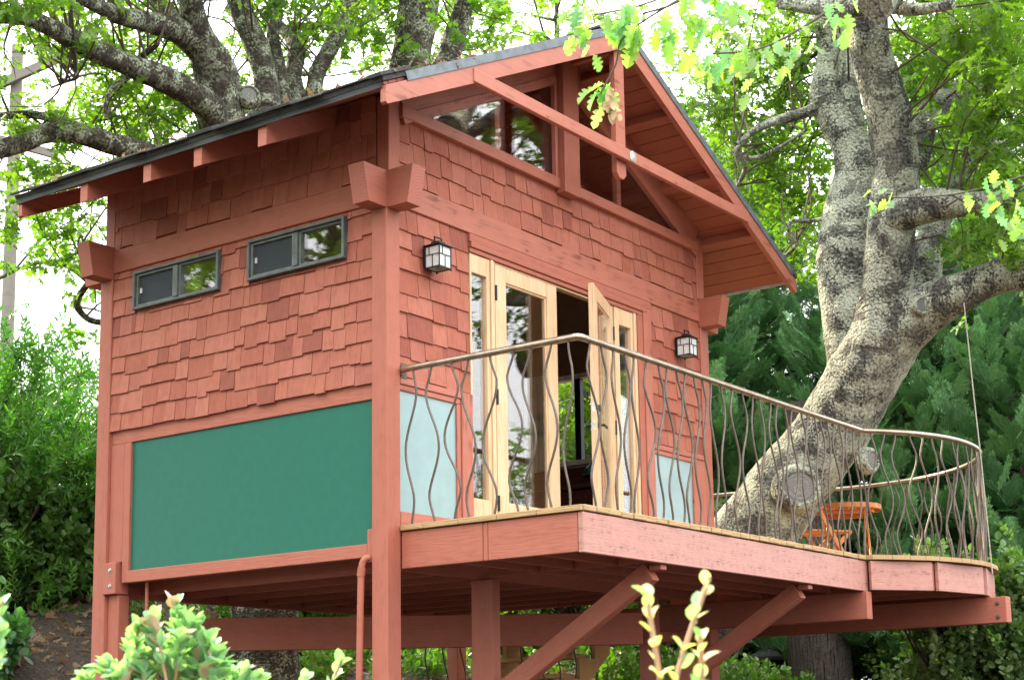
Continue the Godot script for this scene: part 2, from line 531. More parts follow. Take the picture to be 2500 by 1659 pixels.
func shingle(spec: Dictionary) -> Shape:   # its own axes: x along the wall, y up, z out of the wall; thick at the butt, thin under the course above
	var s := Shape.new()
	var o: Vector3 = spec.shift
	var w: float = spec.w; var h: float = spec.h; var t: float = spec.t
	var sk: float = spec.skew
	var p := func(x: float, y: float, z: float) -> Vector3: return o + Vector3(x, y, z)
	var a: Vector3 = p.call(0, 0, 0.001); var b: Vector3 = p.call(w, sk, 0.001)
	var c: Vector3 = p.call(w, sk + 0.002, t); var d: Vector3 = p.call(0, 0.002, t)
	var a2: Vector3 = p.call(0, h, 0.001); var b2: Vector3 = p.call(w, h, 0.001)
	var c2: Vector3 = p.call(w, h, 0.004); var d2: Vector3 = p.call(0, h, 0.004)
	s.quad(d, c, c2, d2)
	s.quad(a, b, c, d)
	s.quad(a, d, d2, a2)
	s.quad(c, b, b2, c2)
	s.quad(d2, c2, b2, a2)
	s.quad(b, a, a2, b2)
	return s

# fills a field of a wall with courses of shingles; the field is cut by its top line and by the openings
func course_field(out: Array, parent: Node, base: Transform3D, x0: float, x1: float, y0: float, top: Callable, exposure: float, holes: Array) -> void:
	var row := 0
	var y := y0
	var most: float = maxf(top.call(x0), maxf(top.call(x1), top.call((x0 + x1) / 2)))
	while y < most - 0.03:
		var x := x0 + rng.randf_range(-0.09, 0.0)
		while x < x1 - 0.02:
			var w := rng.randf_range(0.095, 0.195)
			if rng.randf() < 0.2: w = rng.randf_range(0.19, 0.28)
			var l := maxf(x, x0)
			var r := minf(x + w, x1)
			if x1 - r < 0.035: r = x1
			x = r if r == x1 else x + w
			if r - l < 0.03: continue
			var drop := rng.randf_range(-0.019, 0.019) if row > 0 else rng.randf_range(-0.012, 0.012)
			var lo := y + drop
			var hi := minf(y + exposure + 0.045, top.call((l + r) / 2))
			var parts := [[l, r, lo, hi]]
			for q in holes:   # [x0, x1, y0, y1]
				var left := []
				for e in parts:
					if e[1] <= q[0] or e[0] >= q[1] or e[3] <= q[2] or e[2] >= q[3]:
						left.append(e)
						continue
					if e[0] < q[0] - 0.02: left.append([e[0], q[0], e[2], e[3]])
					if e[1] > q[1] + 0.02: left.append([q[1], e[1], e[2], e[3]])
					var m0 := maxf(e[0], q[0]); var m1 := minf(e[1], q[1])
					if e[2] < q[2] - 0.015: left.append([m0, m1, e[2], q[2]])
					if e[3] > q[3] + 0.015: left.append([m0, m1, q[3], e[3]])
				parts = left
			for e in parts:
				if e[3] - e[2] < 0.02 or e[1] - e[0] < 0.015: continue
				var at := base * Vector3(e[0], e[2], 0)
				var dist := at.distance_to(EYE)
				var g := 0.0022
				out.append({"parent": parent, "base": base, "x": e[0] + g, "y": e[2], "w": e[1] - e[0] - 2 * g, "h": e[3] - e[2], "t": rng.randf_range(0.017, 0.025), "skew": rng.randf_range(-0.0015, 0.0015),
					"shift": Vector3(rng.randf_range(0, 5), rng.randf_range(0, 5), 0), "tone": [0, 0, 1, 1, 2, 2, 3, 4, 4, 5][rng.randi() % 10], "seen": (e[1] - e[0]) * minf(e[3] - e[2], exposure) / (dist * dist)})
		y += exposure
		row += 1

func place_shingles(all: Array) -> void:
	all.sort_custom(func(a, b): return a.seen > b.seen)
	var rest := {}
	for i in all.size():
		var d: Dictionary = all[i]
		var at: Transform3D = d.base * Transform3D(Basis.IDENTITY, Vector3(d.x, d.y, 0) - d.shift)
		if i < 298:
			put("shingle", shingle(d), mat["shingle%d" % d.tone], d.parent, at)
		else:
			var key := [d.parent, d.tone]
			if not rest.has(key): rest[key] = []
			rest[key].append(d)
	for key in rest:
		var s := Shape.new()
		for d in rest[key]:
			var q := shingle(d)
			var at: Transform3D = Transform3D(Basis.IDENTITY, Vector3(d.x, d.y, 0) - d.shift)
			var k := s.v.size()
			for i in q.v.size():
				s.v.append(at * q.v[i]); s.n.append(q.n[i])
			for i in q.ix: s.ix.append(k + i)
		stuff(put("small_shingles", s, mat["shingle%d" % key[1]], key[0], rest[key][0].base))

func frame_shape(x0: float, x1: float, y0: float, y1: float, wide: float, z0: float, z1: float, bevel := 0.003) -> Shape:
	var s := Shape.new()
	s.box(Vector3(x0, y0, z0), Vector3(x0 + wide, y1, z1), bevel)
	s.box(Vector3(x1 - wide, y0, z0), Vector3(x1, y1, z1), bevel)
	s.box(Vector3(x0 + wide, y0, z0 + 0.001), Vector3(x1 - wide, y0 + wide, z1 - 0.001), bevel)
	s.box(Vector3(x0 + wide, y1 - wide, z0 + 0.001), Vector3(x1 - wide, y1, z1 - 0.001), bevel)
	return s

func box_shape(lo: Vector3, hi: Vector3, bevel := 0.0) -> Shape:
	var s := Shape.new()
	s.box(lo, hi, bevel)
	return s

func beam_end(parent: Node, t: Transform3D, reach_top: float, reach_low: float) -> void:   # own axes: x outwards, y up, z across
	var o := Vector3(0, 0, 0)
	var s := Shape.new()
	s.prism(PackedVector2Array([Vector2(-0.02, 0), Vector2(reach_low, 0), Vector2(reach_top, 0.265), Vector2(-0.02, 0.265)]), -0.07, 0.07)
	var e := put("beam_end", s, mat.red, parent, t)
	var g := Shape.new()
	var dir := Vector3(reach_top - reach_low, 0.265, 0)
	var nn := Vector3(0.265, reach_low - reach_top, 0).normalized() * 0.002
	var p := [Vector3(reach_low, 0, 0.0685), Vector3(reach_low, 0, -0.0685), Vector3(reach_low, 0, -0.0685) + dir, Vector3(reach_low, 0, 0.0685) + dir]
	g.quad(p[0] + nn, p[1] + nn, p[2] + nn, p[3] + nn)
	g.uv = PackedVector2Array([Vector2(0, 1), Vector2(0.6, 1), Vector2(0.6, 0), Vector2(0, 0)])
	put("end_grain", g, mat.end_grain, e)

func slider_window(house: Node, z0: float, z1: float, y0: float, y1: float) -> void:   # in the left wall: screen half at the far side, plain glass at the near side
	# own axes: x along the wall towards the near corner, y up, z out of the wall
	var t := Transform3D(Basis(Vector3(0, 0, 1), Vector3(0, 1, 0), Vector3(-1, 0, 0)), Vector3(0.0, y0, z0))
	var l := z1 - z0
	var h := y1 - y0
	var w := put("window", frame_shape(0, l, 0, h, 0.022, -0.06, 0.022), mat.window_frame, house, t)
	put("mullion", box_shape(Vector3(l * 0.475, 0.03, -0.045), Vector3(l * 0.525, h - 0.03, 0.012), 0.003), mat.window_frame, w)
	put("inner_frame", frame_shape(0.022, l * 0.475, 0.022, h - 0.022, 0.018, -0.05, 0.0, 0.002), mat.window_frame_inner, w)
	put("inner_frame", frame_shape(l * 0.525, l - 0.022, 0.022, h - 0.022, 0.016, -0.05, -0.005, 0.002), mat.window_frame_inner, w)
	put("insect_screen", box_shape(Vector3(0.038, 0.038, -0.022), Vector3(l * 0.475 - 0.016, h - 0.038, -0.020)), mat.screen, w)
	put("latch", box_shape(Vector3(0.055, h * 0.42, -0.019), Vector3(0.075, h * 0.56, -0.008), 0.003), mat.white_metal, w)
	put("pane", box_shape(Vector3(l * 0.525 + 0.013, 0.036, -0.03), Vector3(l - 0.036, h - 0.036, -0.025)), mat.glass, w)
	put("pane", box_shape(Vector3(l * 0.525 + 0.013, 0.036, -0.045), Vector3(l - 0.036, h - 0.036, -0.040)), mat.glass, w)
	put("pane", box_shape(Vector3(0.045, 0.044, -0.045), Vector3(l * 0.475 - 0.012, h - 0.044, -0.040)), mat.glass, w)

func build_house() -> Node3D:
	var h := thing("treehouse", "red shingled treehouse on posts with gabled roof, glass doors and deck-side lanterns", "treehouse")
	var R: Material = mat.red
	var D: Material = mat.red_dark
	var RR: Material = mat.red_skylit
	# posts
	board("post", Vector3(0, -0.3, -0.14), Vector3(0.14, 5.235, 0), R, h, 0.006)
	board("post", Vector3(0, -0.3, -3.01), Vector3(0.14, 5.235, -2.87), R, h, 0.006)
	board("post", Vector3(4.29, -0.3, -0.14), Vector3(4.43, 5.235, 0), R, h, 0.006)
	board("post", Vector3(4.29, -0.3, -3.01), Vector3(4.43, 5.235, -2.87), R, h, 0.006)
	board("post", Vector3(0.035, -0.3, -2.867), Vector3(0.14, 2.715, -2.745), R, h, 0.006)
	var blk := board("bolt_block", Vector3(-0.012, 2.718, -2.88), Vector3(0.12, 2.958, -2.735), R, h, 0.005)
	for y in [2.78, 2.90]:
		var b := Shape.new()
		b.lathe(PackedVector2Array([Vector2(0.017, 0), Vector2(0.017, 0.004), Vector2(0.010, 0.005), Vector2(0.010, 0.014), Vector2(0, 0.015)]), 6)
		var o := put("bolt", b, mat.galvanised, blk)
		o.transform = blk.transform.affine_inverse() * Transform3D(Basis(Vector3(0, 1, 0), Vector3(-1, 0, 0), Vector3(0, 0, 1)), Vector3(-0.012, y, -2.79))
	for x in [[0.03, 0.15], [4.27, 4.39]]:
		for z in [[-0.115, -0.005], [-3.0, -2.89]]:
			board("upper_post", Vector3(x[0], 5.478, z[0]), Vector3(x[1], roof_y(x[0] if x[0] < 1 else x[1]) - 0.03, z[1]), R, h, 0.005)
	# beams round the house and their ends past the corners
	board("beam", Vector3(0.005, 5.262, -2.87), Vector3(0.1, 5.448, -0.14), R, h, 0.005)
	board("beam", Vector3(0.14, 5.262, -0.1), Vector3(4.29, 5.448, -0.006), RR, h, 0.005)
	board("beam", Vector3(0.14, 5.262, -3.0), Vector3(4.29, 5.448, -2.9), D, h, 0.005)
	board("beam", Vector3(4.33, 5.262, -2.87), Vector3(4.425, 5.448, -0.14), D, h, 0.005)
	for cx in [0.07, 4.36]:
		for cz in [-0.07, -2.94]:
			var ox := -1.0 if cx < 1 else 1.0
			var oz := 1.0 if cz > -1 else -1.0
			var lowx := 5.212
			beam_end(h, Transform3D(Basis(Vector3(ox, 0, 0), Vector3(0, 1, 0), Vector3(0, 0, ox)), Vector3(cx + ox * 0.07, lowx, cz)), 0.236, 0.184)
			beam_end(h, Transform3D(Basis(Vector3(0, 0, oz), Vector3(0, 1, 0), Vector3(-oz, 0, 0)), Vector3(cx, lowx - 0.0, cz + oz * 0.07)), 0.236, 0.184)
			board("post_cap", Vector3(cx - 0.068, 5.236, cz - 0.068), Vector3(cx + 0.068, 5.476, cz + 0.068), R, h, 0.003)

	# walls, each closed with its own core; the openings are real
	var left := Node3D.new()
	var lw := Shape.new()
	var wy0 := 4.935; var wy1 := 5.205
	lw.box(Vector3(0.03, 4.022, -2.87), Vector3(0.11, wy0, -0.14))
	lw.box(Vector3(0.03, wy1, -2.87), Vector3(0.11, roof_y(0.03) - 0.01, -0.14))
	lw.box(Vector3(0.03, wy0, -2.87), Vector3(0.11, wy1, -2.57))
	lw.box(Vector3(0.03, wy0, -1.67), Vector3(0.11, wy1, -1.325))
	lw.box(Vector3(0.03, wy0, -0.40), Vector3(0.11, wy1, -0.14))
	lw.box(Vector3(0.071, 2.80, -2.87), Vector3(0.11, 4.022, -0.14))
	var wl := put("left_wall", lw, D, h)
	left.free()
	var fw := Shape.new()
	fw.box(Vector3(0.14, 3.0, -0.11), Vector3(0.92, 5.262, -0.03))
	fw.box(Vector3(3.36, 3.0, -0.11), Vector3(4.29, 5.262, -0.03))
	fw.box(Vector3(0.92, 5.12, -0.11), Vector3(3.36, 5.262, -0.03))
	fw.box(Vector3(0.14, 5.45, -0.11), Vector3(4.29, 5.99, -0.03))
	var wf := put("front_wall", fw, D, h)
	var bw := Shape.new()
	bw.prism(PackedVector2Array([Vector2(0.14, 2.8), Vector2(4.29, 2.8), Vector2(4.29, 6.10), Vector2(W / 2, 7.10), Vector2(0.14, 6.10)]), -2.96, -2.88)
	put("back_wall", bw, mat.inside_wood, h)
	var rw := Shape.new()
	rw.box(Vector3(4.30, 2.8, -2.87), Vector3(4.39, 4.10, -0.14))
	rw.box(Vector3(4.30, 4.98, -2.87), Vector3(4.39, roof_y(4.4) - 0.01, -0.14))
	rw.box(Vector3(4.30, 4.10, -2.87), Vector3(4.39, 4.98, -1.75))
	rw.box(Vector3(4.30, 4.10, -0.75), Vector3(4.39, 4.98, -0.14))
	put("right_wall", rw, mat.inside_wood, h)
	var fl := Shape.new()
	fl.box(Vector3(0.11, 2.955, -2.88), Vector3(4.30, 3.005, -0.05))
	put("floor", fl, mat.inside_wood, h)
	var rwin := Transform3D(Basis(Vector3(0, 0, -1), Vector3(0, 1, 0), Vector3(1, 0, 0)), Vector3(4.30, 4.10, -0.75))
	var side := put("window", frame_shape(0, 1.0, 0, 0.88, 0.045, -0.01, 0.1), mat.white_metal, h, rwin)
	put("mullion", box_shape(Vector3(0.60, 0.04, 0.0), Vector3(0.67, 0.84, 0.06), 0.003), mat.black_metal, side)
	put("pane", box_shape(Vector3(0.044, 0.044, 0.03), Vector3(0.956, 0.836, 0.035)), mat.glass, side)

	slider_window(h, -2.605, -1.65, 4.915, 5.222)
	slider_window(h, -1.345, -0.382, 4.92, 5.228)

	# shingles
	var all := []
	var tl := Transform3D(Basis(Vector3(0, 0, 1), Vector3(0, 1, 0), Vector3(-1, 0, 0)), Vector3(0.03, 0, 0))
	var tf := Transform3D(Basis.IDENTITY, Vector3(0, 0, -0.03))
	course_field(all, wl, tl, -2.87, -0.14, 3.988, func(_x): return 5.262, 0.150, [[-2.605, -1.65, 4.915, 5.225], [-1.345, -0.38, 4.915, 5.225]])
	course_field(all, wl, tl, -2.87, -0.115, 5.452, func(_x): return 6.05, 0.158, [])
	course_field(all, wf, tf, 0.14, 0.925, 4.04, func(_x): return 5.262, 0.152, [])
	course_field(all, wf, tf, 3.445, 4.29, 4.02, func(_x): return 5.262, 0.152, [])
	course_field(all, wf, tf, 0.15, 4.27, 5.452, func(_x): return 5.925, 0.150, [])
	place_shingles(all)

	# left wall below the shingles: green panel in a red frame
	board("trim", Vector3(0.036, 3.884, -2.87), Vector3(0.07, 4.02, -0.14), R, h)
	board("trim", Vector3(0.028, 2.80, -2.71), Vector3(0.07, 3.883, -2.637), R, h)
	board("trim", Vector3(0.03, 2.96, -2.868), Vector3(0.07, 3.883, -2.712), R, h)
	board("trim", Vector3(0.016, 2.796, -2.636), Vector3(0.075, 2.888, -0.195), R, h)
	board("trim", Vector3(0.012, 2.76, -0.193), Vector3(0.08, 2.985, -0.142), R, h)
	put("green_panel", box_shape(Vector3(0.052, 2.886, -2.64), Vector3(0.0595, 3.886, -0.14)), mat.green_panel, h)

	# front wall below the shingles
	board("trim", Vector3(0.14, 3.945, -0.03), Vector3(0.80, 3.985, -0.004), RR, h)
	board("trim", Vector3(0.14, 3.986, -0.03), Vector3(0.80, 4.036, 0.006), RR, h)
	board("trim", Vector3(0.14, 3.005, -0.03), Vector3(0.757, 3.105, 0.004), RR, h)
	board("trim", Vector3(0.757, 3.005, -0.03), Vector3(0.80, 3.944, -0.002), RR, h)
	board("trim", Vector3(0.801, 3.005, -0.03), Vector3(0.925, 4.036, 0.012), RR, h)
	put("pale_panel", box_shape(Vector3(0.14, 3.1, -0.03), Vector3(0.758, 3.945, -0.019)), mat.pale_panel, h)
	board("trim", Vector3(3.44, 3.935, -0.03), Vector3(4.29, 3.975, -0.004), RR, h)
	board("trim", Vector3(3.44, 3.976, -0.03), Vector3(4.29, 4.02, 0.006), RR, h)
	board("trim", Vector3(3.43, 3.005, -0.03), Vector3(4.29, 3.105, 0.004), RR, h)
	board("trim", Vector3(4.08, 3.105, -0.03), Vector3(4.29, 3.934, 0.002), RR, h)
	put("pale_panel", box_shape(Vector3(3.43, 3.1, -0.03), Vector3(4.085, 3.938, -0.019)), mat.pale_panel, h)
	# door surround
	board("trim", Vector3(0.922, 5.196, -0.03), Vector3(3.44, 5.258, 0.002), D, h)
	board("trim", Vector3(0.926, 5.152, -0.03), Vector3(3.36, 5.195, 0.014), R, h)
	board("trim", Vector3(0.926, 5.116, -0.06), Vector3(3.30, 5.151, 0.0), R, h)
	board("trim", Vector3(3.222, 3.005, -0.03), Vector3(3.30, 5.115, 0.0), R, h)
	board("trim", Vector3(3.301, 3.005, -0.03), Vector3(3.355, 5.151, 0.014), RR, h)
	board("trim", Vector3(3.356, 3.005, -0.03), Vector3(3.438, 5.195, 0.004), RR, h)
	# side lights and doors
	var fir: Material = mat.fir
	for q in [[0.935, 1.235, 0.955, 1.135], [2.875, 3.22, 2.945, 3.125]]:
		var s := Shape.new()
		s.box(Vector3(q[0], 3.01, -0.075), Vector3(q[2], 5.113, -0.012), 0.003)
		s.box(Vector3(q[3], 3.01, -0.075), Vector3(q[1], 5.113, -0.012), 0.003)
		s.box(Vector3(q[2], 3.01, -0.074), Vector3(q[3], 3.285, -0.013), 0.003)
		s.box(Vector3(q[2], 4.97, -0.074), Vector3(q[3], 5.112, -0.013), 0.003)
		s.box(Vector3(q[1] - 0.062, 3.011, -0.012), Vector3(q[1] - 0.032, 5.111, 0.004), 0.003)
		var w := put("sidelight", s, fir, h)
		put("pane", box_shape(Vector3(q[2] - 0.004, 3.28, -0.05), Vector3(q[3] + 0.004, 4.975, -0.045)), mat.glass, w)
		put("pane", box_shape(Vector3(q[2] - 0.004, 3.28, -0.04), Vector3(q[3] + 0.004, 4.975, -0.035)), mat.glass, w)
	board("door_frame", Vector3(1.236, 5.096, -0.08), Vector3(2.874, 5.114, -0.02), fir, h)
	for k in 2:
		var dw := 0.80
		var t := Transform3D(Basis.IDENTITY, Vector3(1.245, 3.015, -0.06))
		if k == 1:
			t = Transform3D(Basis(Vector3.UP, deg_to_rad(22.5)) , Vector3(2.85, 3.015, -0.04)) * Transform3D(Basis.IDENTITY, Vector3(-0.8, 0, -0.02))
		var s := Shape.new()
		var hh := 2.08
		s.box(Vector3(0, 0, 0), Vector3(0.135, hh, 0.045), 0.003)
		s.box(Vector3(dw - 0.135, 0, 0), Vector3(dw, hh, 0.045), 0.003)
		s.box(Vector3(0.135, 0, 0.001), Vector3(dw - 0.135, 0.265, 0.044), 0.003)
		s.box(Vector3(0.135, hh - 0.115, 0.001), Vector3(dw - 0.135, hh, 0.044), 0.003)
		var d := put("door", s, fir, h, t)
		var bead := frame_shape(0.135, dw - 0.135, 0.265, hh - 0.115, 0.014, 0.004, 0.034, 0.002)
		put("bead", bead, fir, d)
		put("pane", box_shape(Vector3(0.14, 0.27, 0.014), Vector3(dw - 0.14, hh - 0.12, 0.018)), mat.glass, d)
		put("pane", box_shape(Vector3(0.14, 0.27, 0.026), Vector3(dw - 0.14, hh - 0.12, 0.030)), mat.glass, d)
		for y in [0.26, 1.06, 1.86]:
			var hs := Shape.new()
			var hx := 0.004 if k == 0 else dw - 0.004
			hs.box(Vector3(hx - 0.011, y - 0.055, 0.036), Vector3(hx + 0.011, y + 0.055, 0.054), 0.003)
			hs.lathe(PackedVector2Array([Vector2(0, -0.062), Vector2(0.009, -0.056), Vector2(0.009, 0.056), Vector2(0, 0.062)]), 8, Transform3D(Basis.IDENTITY, Vector3(hx, y, 0.05)))
			put("hinge", hs, mat.black_metal, d)
		var kx := dw - 0.065 if k == 0 else 0.065
		if k == 1:
			for sgn in [1.0, -1.0]:
				var hs := Shape.new()
				var tz := Transform3D(Basis(Vector3(1, 0, 0), Vector3(0, 0, sgn), Vector3(0, -sgn, 0)), Vector3(kx, 0.945, 0.045 if sgn > 0 else 0.0))
				hs.lathe(PackedVector2Array([Vector2(0, 0), Vector2(0.028, 0), Vector2(0.028, 0.006), Vector2(0.010, 0.010), Vector2(0.009, 0.05), Vector2(0, 0.052)]), 14, tz)
				hs.box(Vector3(kx - 0.012, 0.934, (0.085 if sgn > 0 else -0.055)), Vector3(kx + 0.11, 0.954, (0.10 if sgn > 0 else -0.04)), 0.005)
				put("handle", hs, mat.black_metal, d)
				var ls := Shape.new()
				var tl2 := tz; tl2.origin.y = 1.08
				ls.lathe(PackedVector2Array([Vector2(0, 0), Vector2(0.030, 0), Vector2(0.027, 0.016), Vector2(0.012, 0.02), Vector2(0, 0.021)]), 14, tl2)
				put("lock", ls, mat.black_metal, d)
			var pl := Shape.new()
			pl.box(Vector3(-0.0015, 0.90, 0.010), Vector3(0.0005, 0.99, 0.035))
			pl.box(Vector3(-0.0015, 1.045, 0.010), Vector3(0.0005, 1.115, 0.035))
			pl.box(Vector3(-0.010, 0.938, 0.016), Vector3(-0.001, 0.953, 0.029), 0.002)
			put("lock_plate", pl, mat.galvanised, d)

	# gable: sill, post, friezes and glass
	board("sill", Vector3(0.15, 5.915, -0.03), Vector3(4.27, 6.004, 0.022), RR, h)
	board("gable_post", Vector3(2.075, 5.878, -0.02), Vector3(2.29, roof_y(2.18) - 0.01, 0.075), R, h, 0.006)
	for k in 2:
		var f := func(x: float) -> float: return x if k == 0 else W - x
		var xm := 2.07 if k == 0 else W - 2.295
		slope_bar("frieze", f.call(0.16), roof_y(0.16) - 0.10, f.call(xm), roof_y(xm) - 0.10, -0.022, 0.045, 0.20, RR if k == 0 else R, h)
		slope_bar("trim", f.call(0.17), roof_y(0.17) - 0.247, f.call(xm), roof_y(xm) - 0.247, -0.012, 0.055, 0.075, RR if k == 0 else R, h)
		board("trim", Vector3(minf(f.call(xm - 0.035), f.call(xm)), 6.004, -0.03), Vector3(maxf(f.call(xm - 0.035), f.call(xm)), roof_y(xm) - 0.28, 0.014), RR, h)
		var poly := PackedVector2Array([Vector2(f.call(0.44), 6.0), Vector2(f.call(xm - 0.02), 6.0), Vector2(f.call(xm - 0.02), roof_y(xm) - 0.27), Vector2(f.call(0.44), roof_y(0.44) - 0.27)])
		for z in [-0.035, -0.050]:
			var s := Shape.new()
			s.prism(poly, z, z + 0.005)
			put("gable_pane", s, mat.glass, h)
		board("mullion", Vector3(f.call(1.36) - 0.03, 6.0, -0.11), Vector3(f.call(1.36) + 0.03, roof_y(1.36) - 0.25, -0.06), D, h)

	# roof: boards seen from below, rafters with their tails, barge boards, covering
	var zb := -3.17
	var zf := 0.585
	for k in 2:
		var sg := 1.0 if k == 0 else -1.0
		var ex := -0.664 if k == 0 else W + 0.664
		var along := Vector3(sg, PITCH, 0).normalized()
		var up := Vector3(-PITCH * sg, 1, 0).normalized()
		var run := (W / 2 + 0.664) * sqrt(1 + PITCH * PITCH)
		var p := 0.0
		var n := 0
		while p < run - 0.02:
			var w := minf(0.145, run - p)
			var c := Vector3(ex, 5.735, 0) + along * (p + w / 2) + up * 0.011
			bar("soffit_board", Vector3(c.x, c.y, zb), Vector3(c.x, c.y, zf - 0.02), w - 0.004, 0.02, mat.soffit, h, up, 0.003)
			p += 0.145
			n += 1
		var cover := Shape.new()
		var a := Vector3(ex, 5.735, 0) + up * 0.024 - along * 0.012
		var b := a + along * (run + 0.012)
		var e := up * 0.03
		cover.quad(Vector3(a.x, a.y, zf) if k == 0 else Vector3(b.x, b.y, zf), Vector3(b.x, b.y, zf) if k == 0 else Vector3(a.x, a.y, zf), (Vector3(b.x, b.y, zf) if k == 0 else Vector3(a.x, a.y, zf)) + e, (Vector3(a.x, a.y, zf) if k == 0 else Vector3(b.x, b.y, zf)) + e)
		for zz in [zb - 0.01]:
			cover.quad(Vector3(b.x, b.y, zz), Vector3(a.x, a.y, zz), Vector3(a.x, a.y, zz) + e, Vector3(b.x, b.y, zz) + e)
		cover.quad(Vector3(a.x, a.y, zb - 0.01) + e, Vector3(b.x, b.y, zb - 0.01) + e, Vector3(b.x, b.y, zf) + e, Vector3(a.x, a.y, zf) + e)
		cover.quad(Vector3(a.x, a.y, zb - 0.01), Vector3(a.x, a.y, zf), Vector3(b.x, b.y, zf), Vector3(b.x, b.y, zb - 0.01))
		cover.quad(Vector3(a.x, a.y, zb - 0.01), Vector3(a.x, a.y, zb - 0.01) + e, Vector3(a.x, a.y, zf) + e, Vector3(a.x, a.y, zf))
		var rf := put("roof", cover, mat.roof, h)
		# drip edge along the eave
		bar("drip_edge", Vector3(ex - 0.014 * sg, 5.735 + 0.002, zb - 0.01), Vector3(ex - 0.014 * sg, 5.737, zf - 0.03), 0.008, 0.050, mat.drip_metal if k == 0 else mat.white_metal, h, Vector3.UP, 0.001)
		# the lowest course of roof tabs, uneven
		var z := zb - 0.03
		while z < zf - 0.05:
			var l := minf(rng.randf_range(0.24, 0.42), zf + 0.02 - z)
			var s := Shape.new()
			var th := rng.randf_range(0.010, 0.026)
			s.box(Vector3(z, 0, rng.randf_range(-0.045, -0.015)), Vector3(z + l - 0.006, th, 0.30), 0.002)
			var o := a + up * 0.031
			put("roof_tab", s, mat.roof, rf, Transform3D(Basis(Vector3(0, 0, 1), up, along), o) * Transform3D(Basis(Vector3.RIGHT, rng.randf_range(-0.03, 0.0)) , Vector3(0, 0.003 + 0.005 * (n % 2), 0)))
			n += 1
			z += l
		# barge boards front and back
		for zz in [zf - 0.022, zb + 0.022]:
			var s := Shape.new()
			var x0 := -0.668; var x1 := W / 2
			var ytop := func(x: float) -> float: return 5.735 + PITCH * (x + 0.664)
			s.prism(PackedVector2Array([Vector2(x0, ytop.call(x0) - 0.145 + 0.03), Vector2(x0 + 0.02, ytop.call(x0) - 0.125), Vector2(x1, ytop.call(x1) - 0.148), Vector2(x1, ytop.call(x1) - 0.004), Vector2(x0, ytop.call(x0) - 0.004)]), -0.022, 0.022)
			if k == 1:
				for i in s.v.size():
					s.v[i].x = W - s.v[i].x; s.n[i].x = -s.n[i].x
				for i in range(0, s.ix.size(), 3):
					var q := s.ix[i + 1]; s.ix[i + 1] = s.ix[i + 2]; s.ix[i + 2] = q
			put("barge_board", s, RR, h, Transform3D(Basis.IDENTITY, Vector3(0, 0, zz)))
		# metal strip on the front barge
		var m0 := -0.47 if k == 0 else -0.6
		var fx := func(x: float) -> float: return x if k == 0 else W - x
		slope_bar("flashing", fx.call(m0), roof_y(m0) + 0.022, fx.call(W / 2 - 0.01), roof_y(W / 2 - 0.01) + 0.022, zf + 0.006, 0.004, 0.062, mat.zinc, h)
		# rafters
		for rz in [-2.40, -1.70, -1.17, -0.535]:
			var s := Shape.new()
			s.prism(PackedVector2Array([Vector2(-0.66, 5.735 - 0.155), Vector2(W / 2, roof_y(W / 2) - 0.15), Vector2(W / 2, roof_y(W / 2) - 0.004), Vector2(-0.66, 5.733)]), -0.04, 0.04)
			if k == 1:
				for i in s.v.size():
					s.v[i].x = W - s.v[i].x; s.n[i].x = -s.n[i].x
				for i in range(0, s.ix.size(), 3):
					var q := s.ix[i + 1]; s.ix[i + 1] = s.ix[i + 2]; s.ix[i + 2] = q
			put("rafter", s, R, h, Transform3D(Basis.IDENTITY, Vector3(0, 0, rz)))
		# lookouts carrying the barge
		for lx in [0.02, 0.72, 1.42, 1.95]:
			var c := Vector3(fx.call(lx), roof_y(lx) - 0.055, 0)
			bar("lookout", Vector3(c.x, c.y, -0.02), Vector3(c.x, c.y, zf - 0.046), 0.085, 0.10, R, h, up, 0.006)
	bar("ridge_beam", Vector3(W / 2, roof_y(W / 2) - 0.09, zb + 0.05), Vector3(W / 2, roof_y(W / 2) - 0.09, zf - 0.05), 0.05, 0.15, R, h)
	var rc := Shape.new()
	rc.prism(PackedVector2Array([Vector2(-0.16, -0.055), Vector2(0, 0.024), Vector2(0.16, -0.055), Vector2(0.16, -0.035), Vector2(0, 0.045), Vector2(-0.16, -0.035)]), zb - 0.02, zf + 0.015)
	put("ridge_cap", rc, mat.roof, h, Transform3D(Basis.IDENTITY, Vector3(W / 2, 7.222, 0)))
	# tie beam and king post in front of the gable
	board("tie_beam", Vector3(0.24, 6.055, zf - 0.03), Vector3(W - 0.24, 6.155, zf + 0.012), RR, h, 0.005)
	var kp := Shape.new()
	kp.prism(PackedVector2Array([Vector2(-0.068, 5.955), Vector2(-0.03, 5.915), Vector2(0.03, 5.915), Vector2(0.068, 5.955), Vector2(0.068, 7.03), Vector2(-0.068, 7.03)]), -0.045, 0.0)
	put("king_post", kp, RR, h, Transform3D(Basis.IDENTITY, Vector3(2.185, 0, zf - 0.045)))
	for y in [6.105, 7.075]:
		var s := Shape.new()
		s.lathe(PackedVector2Array([Vector2(0, 0), Vector2(0.047, 0), Vector2(0.047, 0.004), Vector2(0.036, 0.008), Vector2(0.012, 0.010), Vector2(0, 0.013)]), 18)
		put("bolt_plate", s, mat.galvanised, h, Transform3D(Basis(Vector3(1, 0, 0), Vector3(0, 0, 1), Vector3(0, -1, 0)), Vector3(2.205 if y > 6.5 else 2.27, y, zf + 0.012 if y < 6.5 else zf)))

	# under the floor
	board("joist", Vector3(0.1, 2.71, -2.99), Vector3(4.3, 2.95, -2.94), D, h)
	board("joist", Vector3(0.1, 2.71, -0.11), Vector3(4.3, 2.95, -0.06), D, h)
	for i in 9:
		var jx := 0.42 + 0.45 * i
		board("joist", Vector3(jx, 2.74, -2.935), Vector3(jx + 0.045, 2.95, -0.115), D, h)
